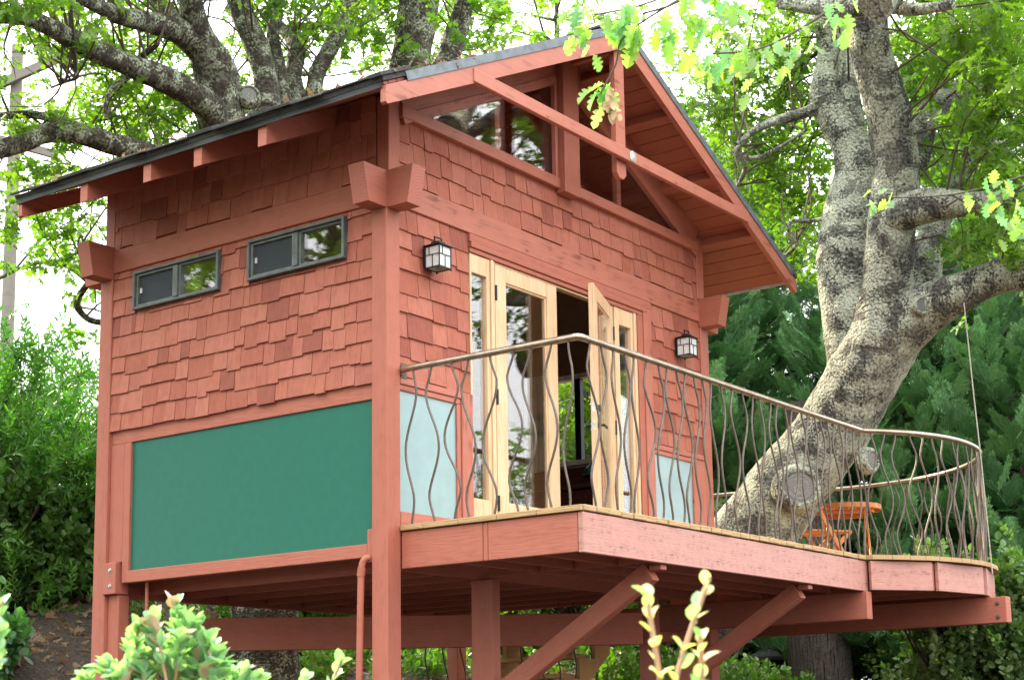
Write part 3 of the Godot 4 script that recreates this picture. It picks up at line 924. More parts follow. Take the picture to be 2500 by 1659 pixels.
	bar("girder", Vector3(0.72, 2.43, -2.75), Vector3(3.15, 2.43, 0.0), 0.09, 0.26, D, h)
	board("post", Vector3(1.1, -0.3, -0.165), Vector3(1.185, 2.705, 0.035), R, h)
	board("post", Vector3(3.3, -0.3, -0.125), Vector3(3.37, 2.705, 0.04), R, h)
	return h

func lantern(at: Vector3, label: String) -> void:   # own axes: z out of the wall; hangs on the wall
	var t := thing("wall_lantern", label, "wall lantern", at, 0.0, "lanterns either side of the glass doors")
	var B: Material = mat.black_metal
	put("back_plate", box_shape(Vector3(-0.055, -0.08, 0), Vector3(0.055, 0.07, 0.022), 0.004), B, t)
	var zc := 0.095
	var c := Vector3(0, 0, zc)
	var hw := 0.064
	var fr := Shape.new()
	for sx in [-1, 1]:
		for sz in [-1, 1]:
			fr.box(c + Vector3(sx * hw - 0.004, -0.100, sz * hw - 0.004), c + Vector3(sx * hw + 0.004, 0.062, sz * hw + 0.004), 0.001)
			fr.box(c + Vector3(sx * hw - 0.007, -0.108, sz * hw - 0.007), c + Vector3(sx * hw + 0.007, -0.100, sz * hw + 0.007), 0.001)
	for y in [-0.096, 0.058]:
		fr.box(c + Vector3(-hw, y - 0.004, -hw - 0.004), c + Vector3(hw, y + 0.004, -hw + 0.004))
		fr.box(c + Vector3(-hw, y - 0.004, hw - 0.004), c + Vector3(hw, y + 0.004, hw + 0.004))
		fr.box(c + Vector3(-hw - 0.004, y - 0.0035, -hw), c + Vector3(-hw + 0.004, y + 0.0035, hw))
		fr.box(c + Vector3(hw - 0.004, y - 0.0035, -hw), c + Vector3(hw + 0.004, y + 0.0035, hw))
	put("cage", fr, B, t)
	var bars := Shape.new()
	for k in 4:
		var q := Transform3D(Basis(Vector3.UP, PI / 2 * k), c)
		bars.box(Vector3(-hw, -0.006, hw - 0.003), Vector3(hw, -0.002, hw + 0.003), 0, q)
		bars.box(Vector3(-0.002, -0.096, hw - 0.0025), Vector3(0.002, -0.008, hw + 0.0025), 0, q)
		bars.box(Vector3(-0.002 - 0.030, -0.002, hw - 0.0025), Vector3(0.002 - 0.030, 0.058, hw + 0.0025), 0, q)
	put("glazing_bar", bars, B, t)
	for k in 4:
		put("glass", box_shape(Vector3(-hw + 0.004, -0.093, hw - 0.006), Vector3(hw - 0.004, 0.055, hw - 0.003)), mat.lamp_glass, t, Transform3D(Basis(Vector3.UP, PI / 2 * k), c))
	var top := Shape.new()
	top.lathe(PackedVector2Array([Vector2(0, 0.062), Vector2(0.112, 0.062), Vector2(0.112, 0.067), Vector2(0.050, 0.088), Vector2(0.050, 0.098), Vector2(0, 0.100)]), 4, Transform3D(Basis(Vector3.UP, PI / 4), c))
	put("lid", top, B, t)
	var hd := Shape.new()
	hd.box(c + Vector3(-0.042, 0.095, -0.006), c + Vector3(-0.034, 0.135, 0.006), 0.001)
	hd.box(c + Vector3(0.034, 0.095, -0.006), c + Vector3(0.042, 0.135, 0.006), 0.001)
	hd.box(c + Vector3(-0.042, 0.127, -0.0065), c + Vector3(0.042, 0.135, 0.0065), 0.001)
	put("top_handle", hd, B, t)

func build_inside() -> void:
	# cabinet under the side window
	var c := thing("cabinet", "dark red wooden cabinet seen through the open door, under the side window", "cabinet", Vector3(4.29, 3.006, -1.15))
	var M: Material = mat.cabinet_wood
	var s := Shape.new()
	s.box(Vector3(-0.52, 0, -0.7), Vector3(-0.01, 0.76, 0.68), 0.006)
	put("carcass", s, M, c)
	put("top", box_shape(Vector3(-0.56, 0.762, -0.74), Vector3(-0.005, 0.80, 0.72), 0.008), M, c)
	put("hutch", box_shape(Vector3(-0.12, 0.802, -0.7), Vector3(-0.01, 1.05, 0.68), 0.006), M, c)
	for k in 3:
		var z := -0.66 + k * 0.45
		var d := put("door", frame_shape(z, z + 0.42, 0.06, 0.70, 0.06, -0.54, -0.522, 0.003), M, c, Transform3D(Basis(Vector3(0, 0, 1), Vector3(0, 1, 0), Vector3(-1, 0, 0)), Vector3(-1.062, 0, 0)))
		put("panel", box_shape(Vector3(z + 0.06, 0.12, -0.536), Vector3(z + 0.36, 0.64, -0.530)), M, d)
	var l := thing("table_lamp", "small stained glass table lamp on the cabinet inside", "table lamp", Vector3(3.86, 3.808, -0.93))
	var b := Shape.new()
	b.lathe(PackedVector2Array([Vector2(0, 0), Vector2(0.055, 0), Vector2(0.05, 0.012), Vector2(0.015, 0.03), Vector2(0.022, 0.06), Vector2(0.01, 0.085), Vector2(0.009, 0.12), Vector2(0, 0.12)]), 14)
	put("base", b, mat.rail_metal, l)
	for k in 8:
		var sh := Shape.new()
		var a := TAU * k / 8 + 0.012; var e := TAU * (k + 1) / 8 - 0.012
		var q := func(r: float, y: float, t: float) -> Vector3: return Vector3(r * cos(t), y, -r * sin(t))
		sh.quad(q.call(0.105, 0.085, a), q.call(0.105, 0.085, e), q.call(0.07, 0.15, e), q.call(0.07, 0.15, a))
		sh.quad(q.call(0.07, 0.15, a), q.call(0.07, 0.15, e), q.call(0.022, 0.20, e), q.call(0.022, 0.20, a))
		put("shade_panel", sh, mat.tiffany_green, l)
	var rim := Shape.new()
	rim.lathe(PackedVector2Array([Vector2(0.106, 0.08), Vector2(0.108, 0.086), Vector2(0.103, 0.088)]), 8)
	rim.lathe(PackedVector2Array([Vector2(0.023, 0.198), Vector2(0.02, 0.205), Vector2(0.006, 0.212), Vector2(0.006, 0.228), Vector2(0, 0.232)]), 8)
	put("rim", rim, mat.black_metal, l)
	# curtain beside the window
	var cu := Shape.new()
	var n := 40
	for i in n:
		var z0 := -1.62 - 0.34 * i / n; var z1 := -1.62 - 0.34 * (i + 1) / n
		var x0 := 0.016 * sin(i * 0.95); var x1 := 0.016 * sin((i + 1) * 0.95)
		cu.quad(Vector3(x0, 3.98, z1) + Vector3(x1 - x0, 0, 0), Vector3(x0, 3.98, z0), Vector3(x0 * 0.7, 5.0, z0), Vector3(x1 * 0.7, 5.0, z1))
	var cur := put("curtain", cu, mat.curtain, self, Transform3D(Basis.IDENTITY, Vector3(4.22, 0, 0)))
	tag(cur, "pale grey green curtain beside the window inside the room", "curtain")

# ---------------------------------------------------------------- deck and railing
const ROUND := Vector3(5.6, 0, 0.16)   # middle of the round end

func deck_span(x: float, r: float) -> Vector2:   # where a board at x begins and ends in z
	var lo := 0.004
	var hi := 1.505
	if x > 4.3:
		var q := r * r - (x - ROUND.x) * (x - ROUND.x)
		if q <= 0.0: return Vector2.ZERO
		hi = ROUND.z + sqrt(q)
		lo = 0.004 if x < 4.44 else ROUND.z - sqrt(q)
		if x > 4.44: lo = minf(lo, -1.5 if x < 6.9 else lo)
	return Vector2(lo, hi)

func build_deck() -> void:
	var d := thing("deck", "timber deck with rounded end beside the treehouse, red fascia boards", "deck")
	var R: Material = mat.red
	var RR: Material = mat.red_skylit
	var D: Material = mat.red_dark
	var x := 0.145
	while x < 7.45:
		var w := 0.138
		var sp := deck_span(x + w / 2, 1.90)
		if sp.y - sp.x > 0.08:
			var y := 3.007 + rng.randf_range(-0.0015, 0.0015)
			var e0 := deck_span(x, 1.90); var e1 := deck_span(x + w, 1.90)
			if x < 4.3 or e0 == Vector2.ZERO or e1 == Vector2.ZERO:
				bar("deck_board", Vector3(x + w / 2, y - 0.019, sp.x), Vector3(x + w / 2, y - 0.019, sp.y + rng.randf_range(-0.006, 0.006)), w, 0.038, mat.deck_wood, d, Vector3.UP, 0.004)
			else:
				var o := Vector3(rng.randf_range(0, 5), rng.randf_range(0, 5), rng.randf_range(0, 5))
				var s := Shape.new()   # own axes: x along the board, so that the grain follows it
				var poly := PackedVector2Array([Vector2(-sp.x, x), Vector2(-sp.x, x + w), Vector2(-e1.y, x + w), Vector2(-sp.y, x + w / 2), Vector2(-e0.y, x)])
				for i in poly.size(): poly[i] += Vector2(o.x, o.y)
				s.prism(poly, o.z - 0.019, o.z + 0.019)
				var b := Basis(Vector3(0, 0, -1), Vector3(1, 0, 0), Vector3(0, -1, 0))
				put("deck_board", s, mat.deck_wood, d, Transform3D(b, Vector3(0, y - 0.019, 0) - b * o))
		x += 0.144
	# edge boards on the short side by the corner post
	var z := 0.01
	for l in [0.20, 0.30, 0.32, 0.32, 0.345]:
		board("edge_board", Vector3(0.118, 2.968, z), Vector3(0.143, 3.005, z + l - 0.004), mat.deck_wood, d, 0.003)
		z += l
	# fascia
	board("fascia", Vector3(0.14, 2.712, 0.004), Vector3(0.178, 2.962, 0.695), R, d)
	board("joist_end", Vector3(0.142, 2.712, 0.699), Vector3(0.18, 2.962, 0.737), D, d)
	board("fascia", Vector3(0.14, 2.712, 0.741), Vector3(0.178, 2.962, 1.448), R, d)
	board("fascia", Vector3(0.14, 2.706, 1.452), Vector3(4.36, 2.962, 1.492), mat.fascia, d)
	var ring := []
	var a0 := atan2(1.49 - ROUND.z, 4.36 - ROUND.x)
	for a in [a0, 1.96, 1.53, 1.08, 0.62, 0.18, -0.26, -0.70, -1.1]:
		ring.append(ROUND + Vector3(cos(a), 0, sin(a)) * 1.865)
	for i in ring.size() - 1:
		var p: Vector3 = ring[i] + Vector3(0, 2.837, 0)
		var q: Vector3 = ring[i + 1] + Vector3(0, 2.837, 0)
		var t := (q - p).normalized()
		bar("fascia", p + t * 0.004, q - t * 0.05, 0.038, 0.245, mat.fascia, d)
		var mid := Vector3(ROUND.x, 2.837, ROUND.z)
		bar("joist_end", q - t * 0.028 - (q - mid).normalized() * 0.012, q - t * 0.028 - (q - mid).normalized() * 0.4, 0.04, 0.24, D, d)
	# joists, girders, braces
	for zz in [0.42, 0.72, 1.08, 1.41]:
		board("joist", Vector3(0.18, 2.72, zz), Vector3(4.40 if zz < 1.4 else 4.34, 2.955, zz + 0.04), D, d)
	for q in [[4.6, 1.0], [5.1, 1.5], [5.6, 1.7], [6.1, 1.6], [6.6, 1.35]]:
		board("joist", Vector3(q[0], 2.722, -q[1] * 0.6), Vector3(q[0] + 0.04, 2.955, q[1]), D, d)
	board("joist", Vector3(1.085, 2.72, 0.01), Vector3(1.125, 2.953, 0.418), D, d)
	board("joist", Vector3(1.085, 2.72, 0.463), Vector3(1.125, 2.953, 0.718), D, d)
	board("joist", Vector3(1.085, 2.72, 0.763), Vector3(1.125, 2.953, 1.078), D, d)
	board("joist", Vector3(1.085, 2.72, 1.123), Vector3(1.125, 2.953, 1.408), D, d)
	board("girder", Vector3(4.26, 2.47, -1.6), Vector3(4.36, 2.702, 1.52), R, d, 0.006)
	var long := board("girder", Vector3(5.74, 2.468, -2.2), Vector3(5.86, 2.700, 2.18), R, d, 0.006)
	for y in [2.52, 2.64]:
		var b := Shape.new()
		b.lathe(PackedVector2Array([Vector2(0.02, 0), Vector2(0.02, 0.004), Vector2(0.012, 0.005), Vector2(0.012, 0.016), Vector2(0, 0.017)]), 6)
		put("bolt", b, mat.rebar, long, long.transform.affine_inverse() * Transform3D(Basis(Vector3(0, 1, 0), Vector3(-1, 0, 0), Vector3(0, 0, 1)), Vector3(5.74, y, 2.10)))
	for q in [[1.1, 1.90, 1.42, 0.02], [3.3, 1.90, 1.42, 0.02]]:
		var a := Vector3(q[0] + 0.045, q[1] - 0.045, q[3]); var b := Vector3(q[0] + 0.045, 2.665, q[2] - 0.06)
		bar("brace", a, b, 0.085, 0.14, R, d, Vector3.UP, 0.006)
		board("brace_cap", Vector3(q[0] + 0.01, 2.668, q[2] - 0.06), Vector3(q[0] + 0.085, 2.703, q[2] + 0.035), RR, d)

func rail_path() -> PackedVector3Array:
	var p := PackedVector3Array()
	p.append(Vector3(0.14, 4.083, 0.02))
	p.append(Vector3(0.142, 4.083, 1.455))
	for k in 4: p.append(Vector3(0.142, 4.083, 1.455) + Vector3(0.03 * (1 - cos(k * 0.5)), 0, 0.03 * sin(k * 0.5)))
	p.append(Vector3(0.19, 4.083, 1.488))
	p.append(Vector3(4.38, 4.080, 1.49))
	var a := atan2(1.49 - ROUND.z, 4.40 - ROUND.x)
	while a > -0.80:
		p.append(Vector3(ROUND.x + 1.80 * cos(a), 4.080, ROUND.z + 1.80 * sin(a)))
		a -= 0.06
	p.append(Vector3(6.85, 4.080, -1.6))
	p.append(Vector3(6.85, 4.080, -2.6))
	return p

func build_railing() -> void:
	var t := thing("deck_railing", "bronze tube railing with wavy iron balusters round the deck edge", "railing")
	var path := rail_path()
	var s := Shape.new()
	var rad := PackedFloat32Array()
	for p in path: rad.append(0.0235)
	s.tube(path, rad, 16)
	put("handrail", s, mat.rail_metal, t)
	put("wall_plate", box_shape(Vector3(0.142, 4.025, 0.001), Vector3(0.200, 4.135, 0.008), 0.003), mat.rebar, t)
	var col := Shape.new()
	for q in [1.9, 3.3, 4.42]:
		pass
	# balusters: their tops stand along the rail, each bent by hand into its own wave
	var total := 0.0
	for i in path.size() - 1: total += path[i].distance_to(path[i + 1])
	var want := 0.09
	var seg := 0
	var done := 0.0
	var r := RandomNumberGenerator.new()
	r.seed = 77
	var flip := 1.0
	var count := 0
	while want < total - 0.05:
		while seg < path.size() - 2 and done + path[seg].distance_to(path[seg + 1]) < want:
			done += path[seg].distance_to(path[seg + 1])
			seg += 1
		var tan := (path[seg + 1] - path[seg]).normalized()
		var top := path[seg] + tan * (want - done)
		var inward := Vector3(0, -1, 0).cross(tan)
		var pts := PackedVector3Array()
		var rr := PackedFloat32Array()
		var amp := r.randf_range(0.036, 0.062)
		var waves := r.randf_range(1.2, 1.6)
		var ph := r.randf_range(-0.5, 0.5) + (0.0 if flip > 0 else PI)
		var lean := r.randf_range(-0.03, 0.03)
		var n := 26
		for k in n + 1:
			var u := float(k) / n
			var env := minf(1.0, minf(u * 5.0 + 0.25, (1.0 - u) * 4.0 + 0.3))
			var off := amp * env * sin(TAU * waves * u + ph) + lean * u
			pts.append(Vector3(top.x, lerpf(4.065, 3.0, u), top.z) + tan * off + inward * (0.012 * sin(PI * u)))
			rr.append(0.0082)
		var b := Shape.new()
		b.tube(pts, rr, 7)
		put("baluster", b, mat.rebar, t)
		flip = -flip if r.randf() < 0.75 else flip
		want += r.randf_range(0.125, 0.205) if want < 1.5 else r.randf_range(0.10, 0.17)
		count += 1

func build_pipes() -> void:
	var s := Shape.new()
	var pts := PackedVector3Array()
	var rad := PackedFloat32Array()
	for q in [[0.0, 2.79, -0.165], [-0.012, 2.79, -0.170], [-0.022, 2.783, -0.178], [-0.028, 2.768, -0.188], [-0.031, 2.745, -0.196], [-0.032, 2.70, -0.205], [-0.032, 1.2, -0.24], [-0.032, -0.2, -0.24]]:
		pts.append(Vector3(q[0], q[1], q[2])); rad.append(0.023)
	s.tube(pts, rad, 18)
	var t := thing("drain_pipe", "red painted drain pipe running down beside the near corner post", "pipe")
	put("pipe", s, mat.red, t)
	var c := Shape.new()
	c.tube(PackedVector3Array([Vector3(-0.032, 2.725, -0.199), Vector3(-0.032, 2.665, -0.207)]), PackedFloat32Array([0.0275, 0.0275]), 18)
	put("collar", c, mat.red, t)
	var w := Shape.new()
	var k := spline([Vector4(0.1, 2.80, -2.50, 0.014), Vector4(0.1, 2.55, -2.50, 0.014), Vector4(0.1, 2.44, -2.53, 0.014), Vector4(0.1, 2.34, -2.66, 0.014), Vector4(0.1, 2.2, -2.86, 0.014), Vector4(0.1, 1.9, -3.0, 0.014)], 6)
	var p2 := PackedVector3Array(); var r2 := PackedFloat32Array()
	for e in k:
		p2.append(Vector3(e.x, e.y, e.z)); r2.append(e.w)
	w.tube(p2, r2, 12)
	tag(put("conduit", w, mat.red, self), "thin bent red conduit under the left wall by the far post", "conduit")

func build_furniture() -> void:
	var O: Material = mat.orange_wood
	# folding table: round slatted top on crossed legs
	var t := thing("folding_table", "round orange slatted folding table on the deck behind the railing", "table", Vector3(6.42, 3.008, 0.36), 0.5)
	for i in 9:
		var z := -0.29 + 0.0725 * i
		var half := sqrt(maxf(0.02, 0.335 * 0.335 - z * z))
		put("slat", box_shape(Vector3(-half, 0.715, z - 0.033), Vector3(half, 0.735, z + 0.033), 0.004), O, t)
	var rim := Shape.new()
	rim.lathe(PackedVector2Array([Vector2(0.335, 0.69), Vector2(0.355, 0.69), Vector2(0.355, 0.737), Vector2(0.335, 0.737), Vector2(0.335, 0.69)]), 28)
	put("rim", rim, O, t)
	for z in [-0.2, 0.2]:
		for sg in [-1.0, 1.0]:
			var zz: float = z + 0.022 * sg
			bar("leg", Vector3(-0.24 * sg, 0.0, zz), Vector3(0.24 * sg, 0.70, zz), 0.02, 0.045, O, t, Vector3(1, 0, 0), 0.003)
	for q in [[-0.22, 0.05], [0.22, 0.05], [-0.2, 0.66], [0.2, 0.66]]:
		bar("stretcher", Vector3(q[0], q[1], -0.19), Vector3(q[0], q[1], 0.19), 0.02, 0.04, O, t)
	# folding chair, half behind the trunk
	var c := thing("folding_chair", "orange slatted folding chair between the leaning trunk and the folding table", "chair", Vector3(6.02, 3.008, 0.28), 0.98)
	for i in 6:
		var z := -0.19 + 0.076 * i
		put("seat_slat", box_shape(Vector3(-0.21, 0.435, z - 0.03), Vector3(0.21, 0.453, z + 0.03), 0.004), O, c)
	for i in 5:
		put("back_slat", box_shape(Vector3(-0.20, 0.60 + i * 0.062, -0.235 - i * 0.012), Vector3(0.20, 0.645 + i * 0.062, -0.217 - i * 0.012), 0.004), O, c)
	for x in [-0.215, 0.215]:
		bar("leg", Vector3(x, 0, 0.24), Vector3(x, 0.90, -0.29), 0.022, 0.042, O, c, Vector3(0, 0, 1), 0.003)
		bar("leg", Vector3(x * 0.85, 0, -0.24), Vector3(x * 0.85, 0.45, 0.22), 0.022, 0.042, O, c, Vector3(0, 0, 1), 0.003)
	bar("stretcher", Vector3(-0.2, 0.14, 0.15), Vector3(0.2, 0.14, 0.15), 0.02, 0.035, O, c)
	bar("stretcher", Vector3(-0.18, 0.14, -0.1), Vector3(0.18, 0.14, -0.1), 0.02, 0.035, O, c)

func build_below() -> void:
	# open wooden stairs seen under the deck
	var t := thing("wooden_stairs", "open wooden stairs in the sun under the treehouse, with wavy iron balusters", "stairs", Vector3(3.80, 2.115, -1.22), -0.05)
	var M: Material = mat.stair_wood
	for i in range(-3, 3):
		put("tread", box_shape(Vector3(0.235 * i - 0.15, 0.182 * i - 0.04, -1.0), Vector3(0.235 * i + 0.12, 0.182 * i, 0.0), 0.005), M, t)
	for z in [-1.03, 0.028]:
		var cs := Shape.new()   # a carriage notched under each tread
		var poly := PackedVector2Array()
		for i in range(-3, 3):
			poly.append(Vector2(0.235 * i - 0.11, 0.182 * i - 0.042))
			poly.append(Vector2(0.235 * i + 0.125, 0.182 * i - 0.042))
		poly.append(Vector2(0.595, 0.19))
		poly.append(Vector2(-0.815, -0.90))
		cs.prism(poly, z - 0.022, z + 0.022)
		put("stringer", cs, M, t)
	for z in [-1.04, 0.04]:
		for i in range(-3, 3):
			var pts := PackedVector3Array(); var rr := PackedFloat32Array()
			for k in 17:
				var u := k / 16.0
				pts.append(Vector3(0.235 * i + 0.05 + 0.04 * sin(TAU * 1.4 * u + i), 0.182 * i - 0.1 + 0.95 * u, z * 1.04)); rr.append(0.007)
			var s := Shape.new()
			s.tube(pts, rr, 6)
			put("baluster", s, mat.rebar, t)
	# stone lantern
	var l := thing("stone_lantern", "grey stone garden lantern with a wide roof, below the deck among the stumps", "stone lantern", Vector3(10.85, 1.55, -2.87))
	var T := func(y: float) -> Transform3D: return Transform3D(Basis(Vector3.UP, 0.5), Vector3(0, y, 0))
	var parts := [["base", [Vector2(0, 0), Vector2(0.30, 0), Vector2(0.30, 0.08), Vector2(0.16, 0.16), Vector2(0, 0.16)]], ["shaft", [Vector2(0.13, 0.16), Vector2(0.11, 0.45), Vector2(0.13, 0.60), Vector2(0, 0.60)]], ["platform", [Vector2(0, 0.60), Vector2(0.16, 0.60), Vector2(0.29, 0.66), Vector2(0.29, 0.72), Vector2(0, 0.72)]],
		["light_box", [Vector2(0, 0.72), Vector2(0.15, 0.72), Vector2(0.15, 0.92), Vector2(0, 0.92)]], ["roof", [Vector2(0, 0.90), Vector2(0.36, 0.915), Vector2(0.37, 0.96), Vector2(0.20, 1.03), Vector2(0.08, 1.10), Vector2(0, 1.10)]], ["finial", [Vector2(0, 1.10), Vector2(0.06, 1.10), Vector2(0.085, 1.16), Vector2(0.05, 1.21), Vector2(0, 1.26)]]]
	for q in parts:
		var s := Shape.new()
		s.lathe(PackedVector2Array(q[1]), 6, T.call(0.0))
		put(q[0], s, mat.stone, l)
	# stumps set on end
	var names := ["tallest of the upright log stumps, left of the stone lantern", "upright log stump just left of the stone lantern, partly behind it", "upright log stump just right of the stone lantern", "upright log stump against the left side of the big dark trunk", "upright log stump close by the right side of the big dark trunk", "low log stump farthest right in the row below the deck"]
	var spots := [[1735, 0.20, 0.52], [1775, 0.17, 0.40], [1818, 0.16, 0.36], [1850, 0.20, 0.40], [1945, 0.19, 0.42], [1985, 0.15, 0.30]]
	for i in 6:
		var k := float(i)
		var at := Vector3(10.5 + 0.28 * k, 1.70, -2.98 + 0.32 * k + (0.25 if i > 3 else 0.0))
		var st := thing("log_stump", names[i], "log stump", at, 0.0, "upright log stumps edging the slope")
		var s := Shape.new()
		var h: float = spots[i][2] + 0.24
		s.tube(PackedVector3Array([Vector3(0, 0, 0), Vector3(0, h * 0.5, 0), Vector3(0, h, 0)]), PackedFloat32Array([spots[i][1], spots[i][1] * 0.96, spots[i][1] * 0.95]), 18, false, lump, 0.12)
		put("bark", s, mat.bark_conifer, st)
		var c := Shape.new()
		c.lathe(PackedVector2Array([Vector2(spots[i][1] * 0.94, h - 0.004), Vector2(0, h + 0.002)]), 18)
		put("sawn_top", c, mat.stump_wood, st)
	# swing rope hanging from the big limb
	var rs := Shape.new()
	rs.tube(PackedVector3Array([Vector3(5.33, 5.30, 2.117), Vector3(5.46, 4.5, 2.105), Vector3(5.577, 3.91, 2.094), Vector3(5.72, 2.9, 2.08)]), PackedFloat32Array([0.006, 0.006, 0.006, 0.006]), 8)
	tag(put("rope", rs, mat.rope, self), "thin pale rope hanging from the big right limb past the railing", "rope")
	# utility pole
	var p := thing("utility_pole", "weathered wooden utility pole with slanting cross arms behind the left oak", "utility pole", Vector3(8.4, 1.5, -16.0))
	var ps := Shape.new()
	ps.tube(PackedVector3Array([Vector3(0.0, 0, 0.0), Vector3(0, 6.0, 0), Vector3(0, 12.25, 0)]), PackedFloat32Array([0.13, 0.115, 0.10]), 14)
	put("pole", ps, mat.old_wood, p)
	var side := Vector3(0.56344374, 0, 0.82584512)
	bar("cross_arm", side * -1.3 + Vector3(0, 11.0, 0) - FORWARD * 0.16, side * 1.2 + Vector3(0, 12.15, 0) - FORWARD * 0.16, 0.10, 0.15, mat.old_wood, p)
	bar("cross_arm", side * -1.6 + Vector3(0, 10.95, 0) + FORWARD * 0.18, side * 0.7 + Vector3(0, 10.25, 0) + FORWARD * 0.18, 0.10, 0.14, mat.old_wood, p)
	bar("brace", side * -1.2 + Vector3(0, 10.35, 0) - FORWARD * 0.16, side * 0.02 + Vector3(0, 9.7, 0) - FORWARD * 0.16, 0.05, 0.07, mat.old_wood, p)
	for q in [[-0.9, 11.3], [-0.45, 11.5], [0.5, 11.95], [0.95, 12.15]]:
		var ins := Shape.new()
		ins.lathe(PackedVector2Array([Vector2(0, 0), Vector2(0.03, 0), Vector2(0.06, 0.05), Vector2(0.035, 0.09), Vector2(0.05, 0.12), Vector2(0, 0.15)]), 10, Transform3D(Basis.IDENTITY, side * q[0] + Vector3(0, q[1] - 0.02, 0) - FORWARD * 0.16))
		put("insulator", ins, mat.white_metal, p)
	for q in [[-0.9, 11.42], [0.5, 12.07]]:
		var wire := Shape.new()
		var pts := PackedVector3Array(); var rr := PackedFloat32Array()
		for k in 13:
			var u := k / 12.0
			pts.append(side * q[0] + Vector3(0, q[1] - 0.5 * sin(PI * u), 0) - FORWARD * 0.16 + Vector3(-8, 0.6, -7) * u); rr.append(0.008)
		wire.tube(pts, rr, 5)
		put("wire", wire, mat.black_metal, p)

# ---------------------------------------------------------------- leaves
const OAK_FULL := [[0.0, 0.012], [0.09, 0.025], [0.17, 0.16], [0.23, 0.18], [0.28, 0.08], [0.35, 0.28], [0.44, 0.34], [0.50, 0.15], [0.58, 0.32], [0.66, 0.33], [0.71, 0.14], [0.80, 0.23], [0.88, 0.19], [1.0, 0.0]]
const OAK_FAR := [[0.0, 0.02], [0.20, 0.20], [0.30, 0.08], [0.50, 0.36], [0.64, 0.12], [0.80, 0.24], [1.0, 0.0]]
const LANCE := [[0.0, 0.01], [0.25, 0.11], [0.55, 0.13], [0.8, 0.07], [1.0, 0.0]]
const OVAL := [[0.0, 0.02], [0.12, 0.18], [0.34, 0.33], [0.62, 0.36], [0.86, 0.22], [1.0, 0.0]]

# a leaf along x, its upper side +y; folded at the rib and bent along its length
func leaf_shape(s: Shape, outline: Array, l: float, fold: float, bend: float, t: Transform3D) -> void:
	var mid := []
	var lo := []
	var hi := []
	for q in outline:
		var x: float = q[0]
		var y := -bend * x * x
		mid.append(t * (Vector3(x, y, 0) * l))
		hi.append(t * (Vector3(x, y + fold * q[1], q[1]) * l))
		lo.append(t * (Vector3(x, y + fold * q[1], -q[1]) * l))
	for i in outline.size() - 1:
		if i == outline.size() - 2:
			s.tri(mid[i], mid[i + 1], lo[i]) if false else s.tri(mid[i], hi[i], mid[i + 1])
			s.tri(mid[i], mid[i + 1], lo[i])
		else:
			s.quad(mid[i], hi[i], hi[i + 1], mid[i + 1])
			s.quad(mid[i], mid[i + 1], lo[i + 1], lo[i])

func turned(dir: Vector3, roll: float, at: Vector3) -> Transform3D:
	var x := dir.normalized()
	var z := x.cross(Vector3.UP)
	z = z.normalized() if z.length() > 0.05 else Vector3.BACK
	var y := z.cross(x)
	return Transform3D(Basis(x, y, z) * Basis(Vector3.RIGHT, roll), at)

func oak_spray(sd: int, count: int, size: float, outline: Array) -> ArrayMesh:
	var r := RandomNumberGenerator.new()
	r.seed = sd
	var s := Shape.new()
	for i in count:
		var u := (i + 0.5) / count
		var at := Vector3(r.randf_range(-0.03, 0.03), r.randf_range(-0.03, 0.03), 0) + Vector3(0.22 * u - 0.08, 0, 0)
		var a := i * 2.4 + r.randf_range(-0.4, 0.4)
		var d := Vector3(0.55 + 0.3 * u, r.randf_range(-0.55, 0.25) + 0.5 * sin(a) * 0.6, cos(a))
		leaf_shape(s, outline, size * r.randf_range(0.75, 1.15), r.randf_range(0.1, 0.4), r.randf_range(-0.05, 0.35), turned(d, r.randf_range(-0.6, 0.6), at))
	s.tube(PackedVector3Array([Vector3(-0.12, 0, 0), Vector3(0.05, 0.01, 0), Vector3(0.16, -0.01, 0)]), PackedFloat32Array([0.004, 0.003, 0.002]), 3, false)
	return s.made()

func needle_spray(sd: int) -> ArrayMesh:   # a flat, feathery conifer branchlet, half a metre long
	var r := RandomNumberGenerator.new()
	r.seed = sd
	var s := Shape.new()
	var kite := func(a: Vector3, d: Vector3, w: float, l: float, up: Vector3) -> void:
		var side: Vector3 = d.cross(up).normalized() * w
		s.quad(a, a + d * l * 0.4 + side, a + d * l, a + d * l * 0.4 - side)
	for st in 11:
		var u := (st + 0.6) / 11.5
		var at := Vector3(u * 0.44, 0.05 * u * u, r.randf_range(-0.01, 0.01))
		for sg in [-1.0, 1.0]:
			var d := Vector3(0.80, r.randf_range(-0.05, 0.25), 0.66 * sg + r.randf_range(-0.12, 0.12)).normalized()
			var l := (0.19 - 0.14 * u) * r.randf_range(0.75, 1.15)
			var n := 4 if u < 0.6 else 2
			for k in n:
				var v := (k + 0.5) / n
				for s2 in [-1.0, 1.0]:
					var d2: Vector3 = (d * 0.75 + Vector3(0.3, r.randf_range(-0.15, 0.4), 0.55 * s2)).normalized()
					kite.call(at + d * l * v, d2, 0.0095, r.randf_range(0.05, 0.08) * (1.15 - v * 0.4), Vector3(0, 1, r.randf_range(-0.5, 0.5)))
			kite.call(at, d, 0.0035, l, Vector3.UP)
			kite.call(at + d * l * 0.85, d, 0.006, 0.055, Vector3.UP)
	for k in 4:
		kite.call(Vector3(0.40, 0.04, 0), Vector3(1, 0.2 + r.randf_range(-0.2, 0.2), r.randf_range(-0.5, 0.5)).normalized(), 0.006, 0.08, Vector3.UP)
	s.tube(PackedVector3Array([Vector3(-0.05, 0, 0), Vector3(0.25, 0.015, 0), Vector3(0.46, 0.05, 0)]), PackedFloat32Array([0.006, 0.004, 0.002]), 3, false)
	return s.made()

